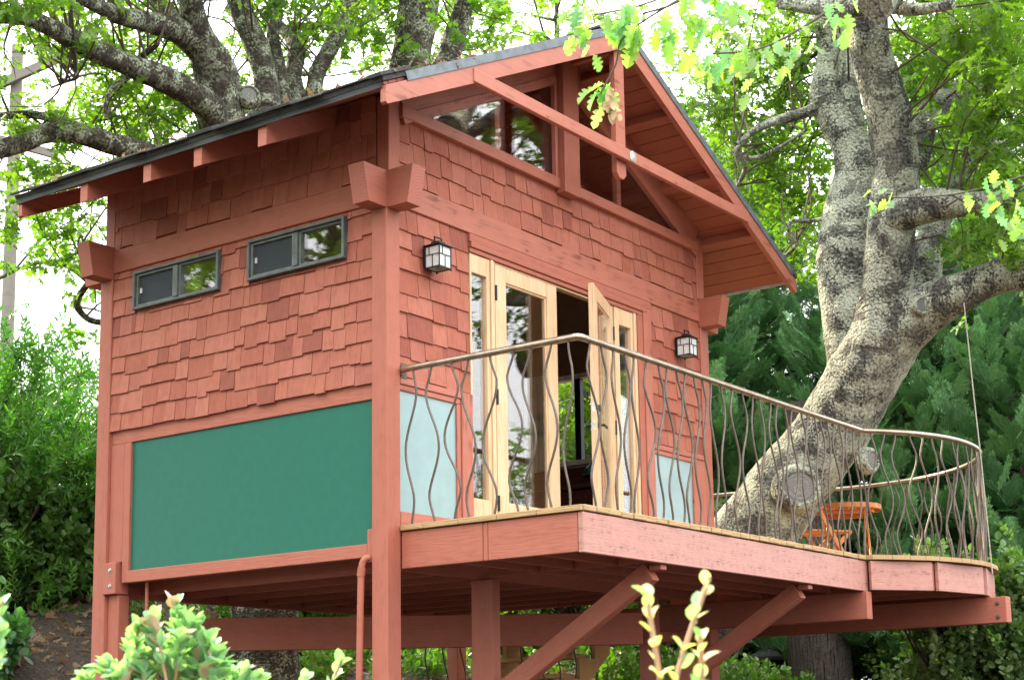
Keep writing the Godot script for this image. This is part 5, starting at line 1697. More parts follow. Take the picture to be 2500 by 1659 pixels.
func deck_oak_limbs() -> Array:
	return [
		["trunk", [Vector4(5.20, 2.54, -0.67, 0.476), Vector4(5.32, 3.11, -0.33, 0.414), Vector4(5.42, 3.53, -0.05, 0.389), Vector4(5.56, 3.99, 0.29, 0.364), Vector4(5.66, 4.38, 0.63, 0.342), Vector4(5.67, 4.69, 0.83, 0.341), Vector4(5.64, 4.93, 1.03, 0.351), Vector4(5.61, 5.21, 1.26, 0.357)]],
		["limb", [Vector4(5.68, 4.82, 0.88, 0.246), Vector4(5.67, 5.24, 0.87, 0.268), Vector4(5.68, 5.58, 0.85, 0.274), Vector4(5.70, 5.89, 0.84, 0.287), Vector4(5.71, 6.23, 0.84, 0.284), Vector4(5.76, 6.55, 0.88, 0.248), Vector4(5.82, 6.90, 0.94, 0.220), Vector4(5.82, 7.18, 0.90, 0.195), Vector4(5.79, 7.44, 0.80, 0.196), Vector4(5.75, 7.68, 0.69, 0.163), Vector4(5.78, 7.94, 0.68, 0.137), Vector4(5.82, 8.26, 0.70, 0.112), Vector4(5.80, 8.59, 0.65, 0.095), Vector4(5.78, 9.01, 0.61, 0.078)]],
		["limb", [Vector4(5.58, 5.09, 1.18, 0.324), Vector4(5.51, 5.47, 1.30, 0.258), Vector4(5.41, 5.85, 1.39, 0.225), Vector4(5.33, 6.14, 1.48, 0.228), Vector4(5.23, 6.59, 1.59, 0.211), Vector4(5.11, 6.88, 1.63, 0.206), Vector4(4.97, 7.17, 1.64, 0.205), Vector4(4.82, 7.45, 1.62, 0.192), Vector4(4.70, 7.65, 1.63, 0.179), Vector4(4.60, 7.86, 1.67, 0.163), Vector4(4.49, 8.13, 1.71, 0.143)]],
		["limb", [Vector4(5.17, 6.86, 1.62, 0.119), Vector4(5.40, 7.01, 1.71, 0.108), Vector4(5.63, 7.29, 1.84, 0.114), Vector4(5.89, 7.51, 2.01, 0.107), Vector4(6.17, 7.65, 2.17, 0.095), Vector4(6.55, 7.78, 2.48, 0.084)]],
		["limb", [Vector4(5.25, 6.19, 1.54, 0.179), Vector4(5.19, 6.21, 1.75, 0.165), Vector4(5.19, 6.19, 2.04, 0.140), Vector4(5.21, 6.14, 2.35, 0.100), Vector4(5.19, 6.14, 2.60, 0.084), Vector4(5.18, 6.17, 2.88, 0.068)]],
		["limb", [Vector4(5.61, 5.09, 1.21, 0.304), Vector4(5.55, 5.26, 1.50, 0.260), Vector4(5.50, 5.38, 1.79, 0.210), Vector4(5.45, 5.44, 2.05, 0.180), Vector4(5.44, 5.51, 2.38, 0.158), Vector4(5.48, 5.52, 2.77, 0.168)]],
		["limb", [Vector4(6.02, 5.31, 1.35, 0.165), Vector4(6.12, 5.75, 1.44, 0.154), Vector4(6.19, 6.06, 1.46, 0.151), Vector4(6.30, 6.38, 1.52, 0.127), Vector4(6.45, 6.70, 1.66, 0.098), Vector4(6.60, 7.06, 1.80, 0.073), Vector4(6.82, 7.24, 2.00, 0.064), Vector4(7.09, 7.40, 2.27, 0.061)]],
		["limb", [Vector4(4.16, 8.01, 1.01, 0.051), Vector4(4.10, 7.86, 1.34, 0.069), Vector4(4.04, 7.72, 1.69, 0.082), Vector4(4.00, 7.63, 2.07, 0.074), Vector4(3.92, 7.47, 2.37, 0.054), Vector4(3.86, 7.39, 2.73, 0.042)]],
		["limb", [Vector4(6.23, 6.92, 1.40, 0.093), Vector4(6.41, 7.66, 1.51, 0.112), Vector4(6.58, 8.08, 1.53, 0.122), Vector4(6.75, 8.51, 1.54, 0.110), Vector4(6.91, 8.94, 1.55, 0.094), Vector4(7.08, 9.30, 1.53, 0.077)]],
		["limb", [Vector4(5.83, 7.69, 0.67, 0.095), Vector4(5.58, 7.55, 0.55, 0.060), Vector4(5.34, 7.44, 0.45, 0.051), Vector4(5.08, 7.31, 0.31, 0.038), Vector4(4.87, 7.15, 0.24, 0.025), Vector4(4.69, 7.03, 0.23, 0.016)]],
		["limb", [Vector4(5.79, 7.19, 1.00, 0.097), Vector4(5.82, 7.80, 0.90, 0.107), Vector4(5.89, 8.25, 0.84, 0.095), Vector4(5.97, 8.63, 0.74, 0.087), Vector4(6.03, 9.01, 0.63, 0.071)]],
		["twig", [Vector4(5.58, 6.44, 0.67, 0.021), Vector4(5.57, 6.44, 0.52, 0.023), Vector4(5.53, 6.46, 0.35, 0.023), Vector4(5.59, 6.36, 0.29, 0.019), Vector4(5.70, 6.29, 0.31, 0.017), Vector4(5.73, 6.21, 0.21, 0.019), Vector4(5.74, 6.21, 0.11, 0.017)]],
		["twig", [Vector4(5.51, 7.43, -0.06, 0.022), Vector4(5.58, 7.33, -0.25, 0.026), Vector4(5.78, 7.25, -0.26, 0.026), Vector4(5.90, 7.17, -0.37, 0.022), Vector4(6.01, 7.13, -0.49, 0.018)]],
		["twig", [Vector4(5.82, 7.47, 0.41, 0.017), Vector4(5.85, 7.36, 0.05, 0.022), Vector4(5.90, 7.35, -0.23, 0.020), Vector4(5.94, 7.49, -0.49, 0.016)]],
	]

func left_oak_leaves() -> Array:
	return [[Vector3(-0.11, 7.75, -3.94), 0.40, 0.22, 0.80, 26],
		[Vector3(1.42, 8.40, -5.10), 0.59, 0.25, 1.00, 14],
		[Vector3(2.03, 8.62, -5.95), 0.40, 0.22, 1.00, 9],
		[Vector3(1.58, 7.69, -5.08), 0.76, 0.30, 1.20, 34],
		[Vector3(2.94, 8.30, -5.59), 0.51, 0.37, 1.00, 26],
		[Vector3(3.36, 8.12, -5.93), 0.38, 0.19, 0.60, 14],
		[Vector3(1.66, 8.15, -5.73), 0.44, 0.22, 1.00, 4],
		[Vector3(1.33, 6.99, -5.64), 0.55, 0.21, 1.00, 22],
		[Vector3(2.02, 7.15, -5.47), 0.35, 0.17, 1.00, 8],
		[Vector3(2.06, 6.72, -6.45), 0.58, 0.36, 1.00, 20],
		[Vector3(2.57, 7.05, -6.50), 0.32, 0.28, 1.00, 10],
		[Vector3(2.45, 6.00, -6.09), 0.13, 0.22, 0.50, 5],
		[Vector3(2.42, 8.91, -5.28), 0.58, 0.27, 1.00, 10],
		[Vector3(2.87, 8.90, -5.53), 0.32, 0.32, 1.00, 10],
		[Vector3(3.56, 9.14, -5.34), 0.19, 0.52, 1.00, 10],
		[Vector3(3.68, 8.58, -5.33), 0.19, 0.38, 1.00, 8],
		[Vector3(3.40, 9.19, -4.65), 0.23, 0.28, 1.00, 10],
		[Vector3(4.02, 9.31, -4.61), 0.38, 0.29, 1.00, 18],
		[Vector3(4.56, 9.67, -4.61), 0.34, 0.29, 1.00, 20],
		[Vector3(4.25, 8.70, -4.45), 0.24, 0.29, 1.00, 8],
		[Vector3(5.10, 9.74, -4.70), 0.25, 0.30, 0.80, 14],
		[Vector3(2.35, 9.11, -4.43), 2.18, 0.22, 2.00, 60],
		[Vector3(0.92, 7.19, -5.29), 0.33, 0.20, 1.00, 7],
		[Vector3(2.53, 7.41, -5.56), 0.31, 0.13, 0.60, 8]]

func middle_oak_leaves() -> Array:
	return [[Vector3(6.11, 10.03, -4.02), 0.41, 0.31, 0.80, 22],
		[Vector3(6.18, 9.67, -4.02), 0.21, 0.16, 0.50, 5],
		[Vector3(5.13, 9.93, -4.59), 0.20, 0.30, 0.80, 10],
		[Vector3(5.43, 10.32, -4.05), 1.01, 0.30, 1.50, 24],
		[Vector3(6.09, 9.56, -4.55), 0.13, 0.21, 0.30, 4]]

func deck_oak_leaves() -> Array:
	return [[Vector3(5.85, 8.46, -0.35), 0.40, 0.27, 1.00, 14],
		[Vector3(6.57, 8.34, -0.23), 0.42, 0.32, 1.00, 20],
		[Vector3(6.60, 8.27, -1.10), 0.33, 0.29, 1.00, 16],
		[Vector3(6.96, 7.93, -0.66), 0.52, 0.38, 1.00, 34],
		[Vector3(7.18, 7.46, -0.48), 0.33, 0.38, 1.00, 24],
		[Vector3(6.25, 8.49, 0.25), 0.31, 0.31, 1.00, 14],
		[Vector3(7.34, 7.63, -1.10), 0.24, 0.29, 1.00, 10],
		[Vector3(5.31, 7.86, 2.30), 0.51, 0.32, 1.50, 44],
		[Vector3(7.06, 8.41, 1.43), 0.36, 0.36, 1.00, 24],
		[Vector3(4.57, 7.20, 2.82), 0.26, 0.29, 1.00, 22],
		[Vector3(5.16, 6.92, 2.70), 0.23, 0.30, 1.00, 18],
		[Vector3(7.66, 7.89, 1.26), 0.51, 0.28, 1.00, 26],
		[Vector3(6.55, 6.87, 2.03), 0.38, 0.25, 1.00, 26],
		[Vector3(5.26, 5.91, 2.56), 0.19, 0.27, 1.00, 16],
		[Vector3(7.44, 6.50, 1.44), 0.36, 0.18, 1.00, 14],
		[Vector3(7.81, 8.88, 0.86), 0.14, 0.43, 0.50, 8],
		[Vector3(6.21, 9.17, -0.52), 0.37, 0.19, 1.00, 6],
		[Vector3(5.31, 8.53, 1.58), 1.35, 0.24, 2.00, 40],
		[Vector3(6.46, 6.54, -0.00), 0.18, 0.27, 0.50, 8],
		[Vector3(7.45, 7.49, 0.83), 0.14, 0.28, 0.50, 5]]


# ---------------------------------------------------------------- the scene
func _ready() -> void:
	var cam := Camera3D.new()
	cam.name = "camera"
	add_child(cam, true)
	cam.transform = Transform3D(Basis(Vector3(0.56344374, -0.02260504, 0.82584512), Vector3(-0.1195705, 0.98686922, 0.10859115), -FORWARD), Vector3(-7.99321, 1.61289, 7.04402))
	var lens := CameraAttributesPhysical.new()
	lens.frustum_focal_length = 50.0
	lens.frustum_focus_distance = 11.5
	lens.frustum_near = 0.1
	lens.frustum_far = 900.0
	lens.exposure_aperture = 7.0
	cam.attributes = lens
	cam.projection = Camera3D.PROJECTION_FRUSTUM
	cam.near = 0.1
	cam.far = 900.0
	cam.size = 0.1 * 1568.0 / 3675.51
	cam.frustum_offset = Vector2(0.1 * (1181.5 - 1357.34) / 3675.51, 0.1 * (1088.4 - 784.0) / 3675.51)
	cam.current = true

	var we := WorldEnvironment.new()
	we.name = "world_environment"
	var env := Environment.new()
	env.background_mode = Environment.BG_SKY
	var sky := Sky.new()
	var sm := ProceduralSkyMaterial.new()
	sm.sky_top_color = Color(0.97, 0.985, 1.0)
	sm.sky_horizon_color = Color(0.66, 0.655, 0.65)
	sm.sky_curve = 0.55
	sm.sky_energy_multiplier = 1.45
	sm.ground_horizon_color = Color(0.5, 0.46, 0.40)
	sm.ground_bottom_color = Color(0.25, 0.22, 0.18)
	sm.sun_angle_max = 1.0
	sky.sky_material = sm
	env.sky = sky
	env.background_energy_multiplier = 1.0
	env.tonemap_mode = Environment.TONE_MAPPER_LINEAR
	env.tonemap_exposure = 3.0
	env.sdfgi_enabled = true
	env.ssao_enabled = true
	env.ssil_enabled = true
	we.environment = env
	add_child(we, true)

	var sun := DirectionalLight3D.new()
	sun.name = "sun"
	sun.light_energy = 1.6
	sun.light_color = Color(1.0, 0.93, 0.80)
	sun.light_angular_distance = 0.5
	sun.shadow_enabled = true
	add_child(sun, true)
	sun.look_at_from_position(Vector3(0.11, 0.54, -0.83) * 50.0, Vector3.ZERO)

	rng.seed = 11
	lump = noise(FastNoiseLite.TYPE_SIMPLEX, 0.55, 3, 9)
	make_materials()
	make_sprays()
	build_ground()
	build_house()
	build_deck()
	build_railing()
	lantern(Vector3(0.455, 4.955, -0.012), "black lantern with frosted panes on the shingles left of the glass doors")
	lantern(Vector3(3.90, 4.955, -0.012), "black lantern with frosted panes on the shingles right of the glass doors")
	build_inside()
	build_pipes()
	build_furniture()
	build_below()
	build_trees()
	build_foreground()

func build_trees() -> void:
	var lo := thing("oak_tree", "large many-limbed oak with lichened dark bark behind the left side of the roof", "oak tree")
	oak_wood(lo, left_oak_limbs(), mat.bark_dark, 18, 7, 0.13)
	oak_crown(lo, left_oak_leaves(), left_oak_limbs(), 21, Color(0.11, 0.20, 0.045), Color(0.23, 0.335, 0.075), 4, 0.19, 0.62)
	oak_crown(lo, [[Vector3(0.4, 10.6, -4.6), 2.4, 0.9, 1.2, 70], [Vector3(3.4, 10.8, -4.4), 2.2, 0.8, 1.2, 60], [Vector3(-1.5, 10.1, -4.8), 1.9, 1.0, 0.8, 85]], left_oak_limbs(), 25, Color(0.11, 0.20, 0.045), Color(0.23, 0.335, 0.075), 7, 0.25)  # crown above the view, added across the sun path to shade the sprigs
	knot(lo, Vector3(2.60, 7.93, -4.10), Vector3(-0.6, 0.25, 0.75), 0.085, mat.bark_dark)
	knot(lo, Vector3(2.98, 7.72, -4.28), Vector3(-0.65, 0.1, 0.7), 0.10, mat.bark_dark)
	var mo := thing("oak_tree", "thick upright oak trunk rising behind the roof ridge, forked in two", "oak tree")
	oak_wood(mo, middle_oak_limbs(), mat.bark_dark, 20, 7, 0.10)
	oak_crown(mo, middle_oak_leaves(), middle_oak_limbs(), 22, Color(0.11, 0.20, 0.045), Color(0.23, 0.335, 0.075), 4, 0.2, 0.75)
	var ro := thing("oak_tree", "massive leaning oak with pale speckled bark growing up through the round deck", "oak tree")
	oak_wood(ro, deck_oak_limbs(), mat.bark_speckled, 34, 10, 0.10)
	var near_side := []
	var far_side := []
	for g in deck_oak_leaves():
		if (g[0] as Vector3).distance_to(EYE) > 16.3: far_side.append(g)
		else: near_side.append(g)
	oak_crown(ro, near_side, deck_oak_limbs(), 23, Color(0.11, 0.20, 0.045), Color(0.23, 0.335, 0.075), 5, 0.21, 0.8)
	oak_crown(ro, far_side, deck_oak_limbs(), 24, Color(0.11, 0.20, 0.045), Color(0.23, 0.335, 0.075), 5, 0.22, 0.75)
	var over := [["limb", [Vector4(3.5, 7.4, 2.2, 0.15), Vector4(4.4, 8.3, 2.5, 0.15), Vector4(5.3, 8.55, 2.8, 0.18), Vector4(6.5, 8.3, 3.0, 0.15), Vector4(7.9, 8.8, 3.2, 0.08)]]]
	oak_wood(ro, over, mat.bark_speckled, 20, 6, 0.1)
	oak_crown(ro, [[Vector3(7.4, 8.4, 2.7), 0.9, 0.8, 0.6, 44], [Vector3(5.6, 9.2, 3.4), 0.9, 0.4, 0.5, 5]], over, 26, Color(0.11, 0.20, 0.045), Color(0.23, 0.335, 0.075), 5, 0.22)
	knot(ro, Vector3(5.12, 3.78, 0.52), Vector3(-0.75, 0.05, 0.65), 0.155, mat.bark_speckled)
	knot(ro, Vector3(5.52, 4.02, 1.08), Vector3(-0.2, 0.0, 1.0), 0.085, mat.bark_speckled)
	knot(ro, Vector3(5.28, 5.33, 1.75), Vector3(-0.6, -0.15, 0.8), 0.065, mat.bark_speckled)

	# conifers behind the deck
	var dk := Color(0.09, 0.22, 0.09)
	var lt := Color(0.21, 0.40, 0.16)
	conifer("dark feathery conifer just right of the treehouse, behind the leaning trunk", Vector3(10.9, 1.0, -4.2), 8.8, 2.0, 1.7, 170, 31, dk, lt, 0)
	conifer("conifer in the gap between the right roof edge and the leaning oak", Vector3(12.6, 1.0, -4.0), 8.9, 2.0, 1.7, 150, 32, dk, lt, 0)
	conifer("conifer behind the leaning oak and the start of the railing curve", Vector3(11.8, 1.0, -1.6), 7.2, 2.0, 1.2, 150, 33, dk, lt, 0)
	conifer("conifer farthest right in the photo, behind the hanging rope", Vector3(12.2, 1.0, 0.1), 7.2, 2.0, 1.0, 150, 34, dk, lt, 0)
	conifer("tallest conifer at the back right, its top among the oak leaves", Vector3(15.2, 1.0, -1.2), 9.8, 2.4, 1.0, 150, 35, dk, lt, 0)
	# a big dark trunk below
	var ct := thing("conifer_tree", "big dark furrowed trunk standing below the deck among the stumps", "conifer tree", Vector3(10.3, 1.2, -1.9))
	var cs := Shape.new()
	cs.tube(PackedVector3Array([Vector3(0, -0.3, 0), Vector3(0, 0.8, 0), Vector3(0.02, 2.6, 0), Vector3(0.05, 4.5, 0)]), PackedFloat32Array([0.46, 0.40, 0.37, 0.30]), 28, false, lump, 0.14)
	cs.smooth_normals()
	put("bark", cs, mat.bark_conifer, ct)

	# sunlit broad-leaved trees farther back
	var ya := Color(0.12, 0.21, 0.045)
	var yb := Color(0.26, 0.36, 0.08)
	far_tree("sunlit yellow-green tree behind the roof ridge, right of the oak trunk", Vector3(13.2, 2.0, -7.8), 13.0, Vector3(2.2, 0, 2.2), 8.0, 55, 7, 41, ya, yb, "sunlit trees behind the house")
	far_tree("sunlit tree seen beyond the right slope of the roof", Vector3(14.6, 2.0, -5.2), 11.0, Vector3(2.3, 0, 2.3), 3.5, 100, 5, 42, ya, yb, "sunlit trees behind the house")
	far_tree("sunlit tree seen right of the oak's middle limb, over the conifers", Vector3(16.2, 2.0, -1.8), 10.5, Vector3(2.6, 0, 2.6), 4.0, 95, 5, 43, ya, yb, "sunlit trees behind the house")
	far_tree("low sunlit tree at the left edge beyond the bay trees", Vector3(6.6, 2.2, -14.5), 5.2, Vector3(2.2, 0, 2.2), 1.0, 50, 8, 44, ya, yb, "sunlit trees behind the house")
	far_tree("sunlit low tree glimpsed under the house floor", Vector3(10.5, 1.8, -9.5), 3.2, Vector3(2.4, 0, 2.4), 0.2, 50, 12, 45, ya, yb, "sunlit trees behind the house")
	far_tree("sunlit tree outside the side window of the house", Vector3(8.2, 1.2, -4.0), 5.8, Vector3(1.25, 0, 1.25), 2.2, 70, 9, 47, ya, yb, "sunlit trees behind the house")
	# trees that the panes mirror, and unseen ones put in to dim low sky light
	var ga := ya
	var gb := yb
	var gr := "trees left of the house and behind the viewer"
	far_tree("leafy tree left of the house that the small windows mirror", Vector3(-6.7, 0.5, -7.0), 10.0, Vector3(2.1, 0, 2.1), 2.5, 190, 9, 51, ga, gb, gr)
	far_tree("unseen leafy tree off the left edge, added to shade the near shrub", Vector3(-1.5, 0.5, -8.0), 9.4, Vector3(1.9, 0, 1.9), 3.0, 70, 9, 53, ga, gb, gr)  # unseen tree added to keep the sun off the near shrub
	far_tree("unseen leafy tree well left of the house, level with its left wall", Vector3(-11.5, 0.2, -3.0), 12.5, Vector3(3.2, 0, 3.2), 1.0, 200, 9, 54, ga, gb, gr)
	far_tree("unseen leafy tree far left of the viewer", Vector3(-15.0, 0.0, 3.0), 12.0, Vector3(3.4, 0, 3.4), 1.0, 200, 9, 55, ga, gb, gr)
	far_tree("leafy oak right of the viewer that the door panes mirror", Vector3(12.5, 0.0, 9.5), 7.5, Vector3(2.6, 0, 2.6), 2.0, 40, 8, 52, Color(0.11, 0.20, 0.045), Color(0.23, 0.335, 0.075), gr)
	far_tree("unseen leafy tree behind the viewer, nearest to the left trees", Vector3(-17.0, 0.0, 10.5), 11.5, Vector3(3.4, 0, 3.4), 0.6, 180, 9, 56, Color(0.11, 0.20, 0.045), Color(0.23, 0.335, 0.075), gr)
	far_tree("unseen leafy tree straight behind the viewer", Vector3(-14.0, 0.0, 17.0), 8.5, Vector3(3.2, 0, 3.2), 0.6, 110, 9, 57, Color(0.11, 0.20, 0.045), Color(0.23, 0.335, 0.075), gr)
	far_tree("unseen leafy tree behind the viewer, on the right", Vector3(-6.0, 0.0, 19.0), 6.5, Vector3(3.2, 0, 3.2), 0.6, 100, 9, 58, Color(0.11, 0.20, 0.045), Color(0.23, 0.335, 0.075), gr)

	# bushes at the left
	bush("bay_tree", "tall bay tree with narrow bright leaves at the left edge", "bay tree", Vector3(1.9, 2.0, -7.0), Vector3(1.1, 2.7, 1.1), "bay", mat.bay_leaf, 1500, 61, Color(0.05, 0.15, 0.03), Color(0.14, 0.30, 0.05), "", 1.15, 90)
	bush("bay_tree", "rounded bay tree close behind the far left post", "bay tree", Vector3(4.0, 2.2, -8.6), Vector3(1.4, 2.5, 1.4), "bay", mat.bay_leaf, 1600, 62, Color(0.06, 0.18, 0.03), Color(0.17, 0.34, 0.05), "", 1.15, 90)
	bush("broadleaf_bush", "dense dark green bush at the left below the bay trees", "bush", Vector3(2.4, 2.0, -7.0), Vector3(1.2, 1.5, 1.0), "round", mat.bay_leaf, 1700, 63, Color(0.06, 0.15, 0.04), Color(0.14, 0.28, 0.07), "", 1.2, 80)
	bush("broadleaf_bush", "low glossy bush at the bottom left corner on the slope", "bush", Vector3(0.25, 1.7, -5.0), Vector3(0.45, 0.8, 0.45), "round", mat.bay_leaf, 420, 64, Color(0.06, 0.16, 0.06), Color(0.12, 0.27, 0.10), "", 1.25, 40)
	bush("broadleaf_bush", "dark bush filling the gap between the bays and the far post", "bush", Vector3(3.6, 2.2, -8.0), Vector3(1.2, 1.5, 1.0), "round", mat.bay_leaf, 1300, 65, Color(0.06, 0.15, 0.04), Color(0.14, 0.28, 0.07), "", 1.2, 70)
	# bushes under and right of the deck
	bush("broadleaf_bush", "olive-green bush right of the deck end, under the long girder", "bush", Vector3(8.2, 0.9, 1.6), Vector3(0.9, 1.7, 1.1), "round", mat.bay_leaf, 1500, 66, Color(0.07, 0.14, 0.04), Color(0.18, 0.26, 0.08), "", 1.1, 80)
	bush("broadleaf_bush", "pale leafy bush poking up behind the far end of the railing", "bush", Vector3(7.75, 1.2, 0.70), Vector3(0.3, 1.85, 0.3), "round", mat.bay_leaf, 380, 67, Color(0.2, 0.28, 0.1), Color(0.34, 0.40, 0.18), "", 1.1, 30)
	bush("broadleaf_bush", "green bush behind the stairs under the house", "bush", Vector3(6.6, 1.9, -6.3), Vector3(1.6, 1.3, 1.2), "round", mat.bay_leaf, 1100, 68, Color(0.08, 0.2, 0.05), Color(0.22, 0.36, 0.1), "", 1.2, 60)
	bush("broadleaf_bush", "yellow-green bush in the sun right of the stairs", "bush", Vector3(7.4, 1.4, -3.6), Vector3(1.2, 1.5, 0.9), "round", mat.bay_leaf, 900, 69, Color(0.14, 0.26, 0.05), Color(0.34, 0.42, 0.1), "", 1.2, 50)
	bush("broadleaf_bush", "low bush between the near corner post and the stairs", "bush", Vector3(6.2, 2.0, -6.9), Vector3(0.8, 1.0, 0.8), "bay", mat.bay_leaf, 500, 70, Color(0.07, 0.16, 0.04), Color(0.18, 0.3, 0.08), "", 1.0, 36)
	bush("broadleaf_bush", "backlit bush behind the stone lantern", "bush", Vector3(13.0, 1.2, -3.6), Vector3(1.8, 2.2, 1.4), "bay", mat.bay_leaf, 1000, 71, Color(0.10, 0.18, 0.03), Color(0.26, 0.30, 0.06), "", 1.3, 60)

	var gc := thing("ground_cover", "low green ground cover on the slope behind the posts and stairs", "ground cover")
	stuff(gc)
	var gr2 := RandomNumberGenerator.new()
	gr2.seed = 140
	var low := []
	for k in 3600:
		var d := gr2.randf_range(16.2, 23.0)
		var l := gr2.randf_range(-0.36, 0.27) * d
		var p := EYE + Vector3(0.828, 0, -0.5605) * d + Vector3(0.5605, 0, 0.828) * l
		if lump.get_noise_2d(p.x * 1.2 + 40.0, p.z * 1.2) < (-0.08 if l > -0.2 * d else 0.06): continue
		p.y = ground_y(p.x, p.z) + gr2.randf_range(0.0, 0.22)
		low.append([turned(Vector3(gr2.randfn() * 0.6, 1.0, gr2.randfn() * 0.6), gr2.randf_range(-2, 2), p).scaled_local(Vector3.ONE * gr2.randf_range(0.7, 1.3)), shade_of(Color(0.10, 0.20, 0.045), Color(0.24, 0.35, 0.08), gr2)])
	scatter("foliage", "round", mat.bay_leaf, low, gc)
	var i := 0
	for q in [["yellow-green bush on the slope right of the wooden stairs", Vector3(8.4, 0, -5.4), Vector3(1.0, 1.2, 0.9)], ["green bush behind the second deck post, low on the slope", Vector3(9.2, 0, -4.2), Vector3(0.9, 1.2, 0.8)], ["bush behind the tallest log stump", Vector3(12.6, 0, -4.9), Vector3(1.1, 2.0, 0.9)], ["bush behind the stone lantern and beside the big dark trunk", Vector3(13.4, 0, -4.2), Vector3(1.1, 2.3, 0.9)],
		["bush right of the big dark trunk, behind the last log stump", Vector3(12.6, 0, -1.6), Vector3(1.2, 1.6, 1.0)], ["bush under the long girder, left of the olive-green bush", Vector3(11.6, 0, -0.4), Vector3(1.2, 1.5, 1.0)]]:
		bush("broadleaf_bush", q[0], "bush", q[1], q[2], "round", mat.bay_leaf, 800, 170 + i, Color(0.10, 0.20, 0.045), Color(0.24, 0.35, 0.08), "", 1.2, 50)
		i += 1

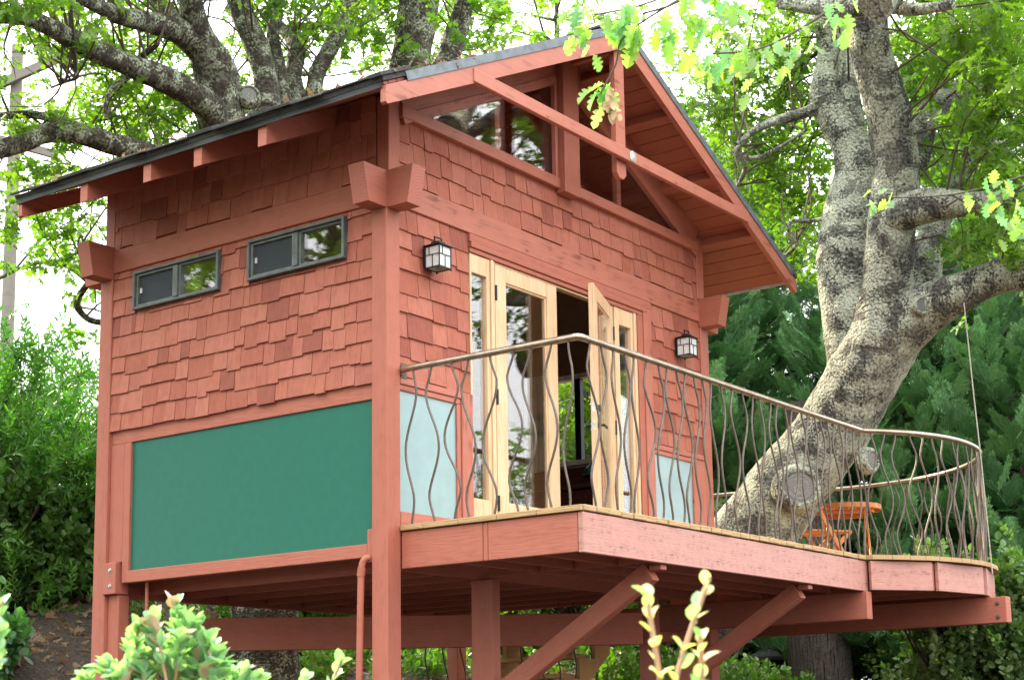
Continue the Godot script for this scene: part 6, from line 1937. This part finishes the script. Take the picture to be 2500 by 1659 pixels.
func build_foreground() -> void:
	# oak branches hanging in front of the gable
	oak_branch("oak branch with large leaves painted dark as in shade and dry catkins hanging before the gable peak",
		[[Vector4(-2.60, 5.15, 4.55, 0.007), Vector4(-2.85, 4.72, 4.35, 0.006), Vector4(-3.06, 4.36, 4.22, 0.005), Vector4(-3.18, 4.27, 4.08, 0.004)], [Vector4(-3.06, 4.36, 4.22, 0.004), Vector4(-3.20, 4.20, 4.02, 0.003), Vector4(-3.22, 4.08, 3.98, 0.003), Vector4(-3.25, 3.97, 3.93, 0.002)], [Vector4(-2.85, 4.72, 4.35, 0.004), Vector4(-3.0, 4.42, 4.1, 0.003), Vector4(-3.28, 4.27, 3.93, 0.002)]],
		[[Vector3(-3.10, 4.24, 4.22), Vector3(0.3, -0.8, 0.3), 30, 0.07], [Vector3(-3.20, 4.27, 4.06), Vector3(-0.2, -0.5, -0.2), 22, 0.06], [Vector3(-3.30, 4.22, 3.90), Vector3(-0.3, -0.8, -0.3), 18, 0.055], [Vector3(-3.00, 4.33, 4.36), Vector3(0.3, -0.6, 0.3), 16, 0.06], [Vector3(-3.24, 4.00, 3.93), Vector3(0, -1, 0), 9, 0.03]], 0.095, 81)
	oak_branch("oak branch with green leaves painted dark as in shade against the bright gap right of the roof",
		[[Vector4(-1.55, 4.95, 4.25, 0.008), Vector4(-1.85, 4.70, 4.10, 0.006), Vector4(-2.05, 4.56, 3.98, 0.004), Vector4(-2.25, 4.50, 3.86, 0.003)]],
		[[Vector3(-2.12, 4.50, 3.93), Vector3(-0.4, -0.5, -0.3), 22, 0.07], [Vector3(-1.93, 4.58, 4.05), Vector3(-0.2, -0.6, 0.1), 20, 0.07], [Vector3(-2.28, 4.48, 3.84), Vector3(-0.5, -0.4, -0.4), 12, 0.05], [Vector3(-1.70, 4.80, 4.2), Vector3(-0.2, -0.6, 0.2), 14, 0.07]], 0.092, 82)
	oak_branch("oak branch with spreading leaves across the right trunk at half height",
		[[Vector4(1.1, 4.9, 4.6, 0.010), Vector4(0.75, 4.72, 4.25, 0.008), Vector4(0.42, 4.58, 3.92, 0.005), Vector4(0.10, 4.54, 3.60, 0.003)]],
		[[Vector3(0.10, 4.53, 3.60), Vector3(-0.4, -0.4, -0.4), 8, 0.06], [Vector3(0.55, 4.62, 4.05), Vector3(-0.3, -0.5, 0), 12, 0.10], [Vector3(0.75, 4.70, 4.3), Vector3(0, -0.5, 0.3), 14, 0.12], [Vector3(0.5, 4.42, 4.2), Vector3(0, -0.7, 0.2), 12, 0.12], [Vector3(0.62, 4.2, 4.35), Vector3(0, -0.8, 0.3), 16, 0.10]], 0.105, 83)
	# dry catkin husk on the hanging sprig
	var h := thing("oak_catkin", "dry tan seed tuft hanging from the oak sprig before the gable glass", "seed tuft", Vector3(-3.225, 3.97, 3.96))
	var r := RandomNumberGenerator.new()
	r.seed = 7
	for i in 22:
		var tr := turned(Vector3(r.randfn() * 0.4, -1.0, r.randfn() * 0.4), r.randf_range(-2, 2), Vector3(r.randfn() * 0.012, 0.02 - 0.0045 * i, r.randfn() * 0.012)).scaled_local(Vector3.ONE * r.randf_range(0.03, 0.05))
		put("husk", leaf_part("oval", OVAL, i % 5), mat.husk, h, tr)

	# fleshy-leaved shrub at the bottom left, close to the camera
	var st := []
	var side := Vector3(0.56344374, 0, 0.82584512)
	var away := Vector3(0.8276, 0, -0.5612)
	var c := Vector3(-5.25, 1.2, 3.92)
	var rr := RandomNumberGenerator.new()
	rr.seed = 91
	for q in [[0.0, 1.965], [0.03, 1.93], [-0.03, 1.92], [0.07, 1.90], [-0.07, 1.90], [0.10, 1.87], [-0.10, 1.86], [0.0, 1.88], [0.05, 1.865], [-0.05, 1.86], [0.13, 1.83], [-0.13, 1.84], [0.03, 1.83], [-0.02, 1.82], [0.09, 1.81], [-0.08, 1.81], [0.17, 1.79], [-0.165, 1.80], [0.13, 1.785], [-0.12, 1.78], [0.0, 1.785], [0.05, 1.78], [0.21, 1.77], [-0.2, 1.77], [0.02, 1.90], [-0.04, 1.88], [0.06, 1.83], [-0.09, 1.83], [0.11, 1.84], [-0.01, 1.84], [0.15, 1.80], [-0.15, 1.79], [0.07, 1.79], [-0.06, 1.79]]:
		var off: float = q[0]
		var top: Vector3 = Vector3(-5.263, 0, 3.92) + side * off + away * rr.randf_range(-0.10, 0.12)
		top.y = q[1]
		st.append([c + side * off * 0.4 + away * rr.randf_range(-0.05, 0.1), top, 0.17])
	near_shrub("fleshy_shrub", "pale green fleshy-leaved shrub in front of the green panel at the bottom left", st, 0.049, 16, 92, [mat.pale_leaf, mat.pale_leaf, mat.pale_leaf_light, mat.pale_leaf_deep, mat.pale_leaf_light, mat.pale_leaf, mat.pink_leaf], 290, 0.003)
	near_shrub("fleshy_shrub", "small pale green shoot at the bottom, just left of the drain pipe", [[Vector3(-5.02, 1.4, 4.26), Vector3(-5.02, 1.80, 4.27), 0.3], [Vector3(-5.08, 1.4, 4.18), Vector3(-5.06, 1.765, 4.19), 0.3]], 0.042, 9, 93, [mat.pale_leaf, mat.pale_leaf_light], 40, 0.003)
	near_shrub("fleshy_shrub", "blurred pale shoot cut off by the left edge near the bottom", [[Vector3(-6.14, 1.4, 4.42), Vector3(-6.13, 1.88, 4.44), 0.35], [Vector3(-6.16, 1.4, 4.45), Vector3(-6.15, 1.83, 4.46), 0.35]], 0.040, 12, 94, [mat.pale_leaf, mat.pale_leaf_light], 40, 0.003)
	near_shrub("sunlit_shrub", "blurred sunlit yellow-green shoots close to the camera below the deck", [[Vector3(-5.745, 1.45, 5.715), Vector3(-5.735, 1.855, 5.750), 0.6], [Vector3(-5.755, 1.45, 5.700), Vector3(-5.790, 1.835, 5.662), 0.55], [Vector3(-5.74, 1.45, 5.72), Vector3(-5.745, 1.76, 5.735), 0.5]], 0.031, 17, 95, [mat.sunlit_leaf, mat.sunlit_leaf, mat.sunlit_leaf, mat.pale_leaf_light], 90, 0.0022)
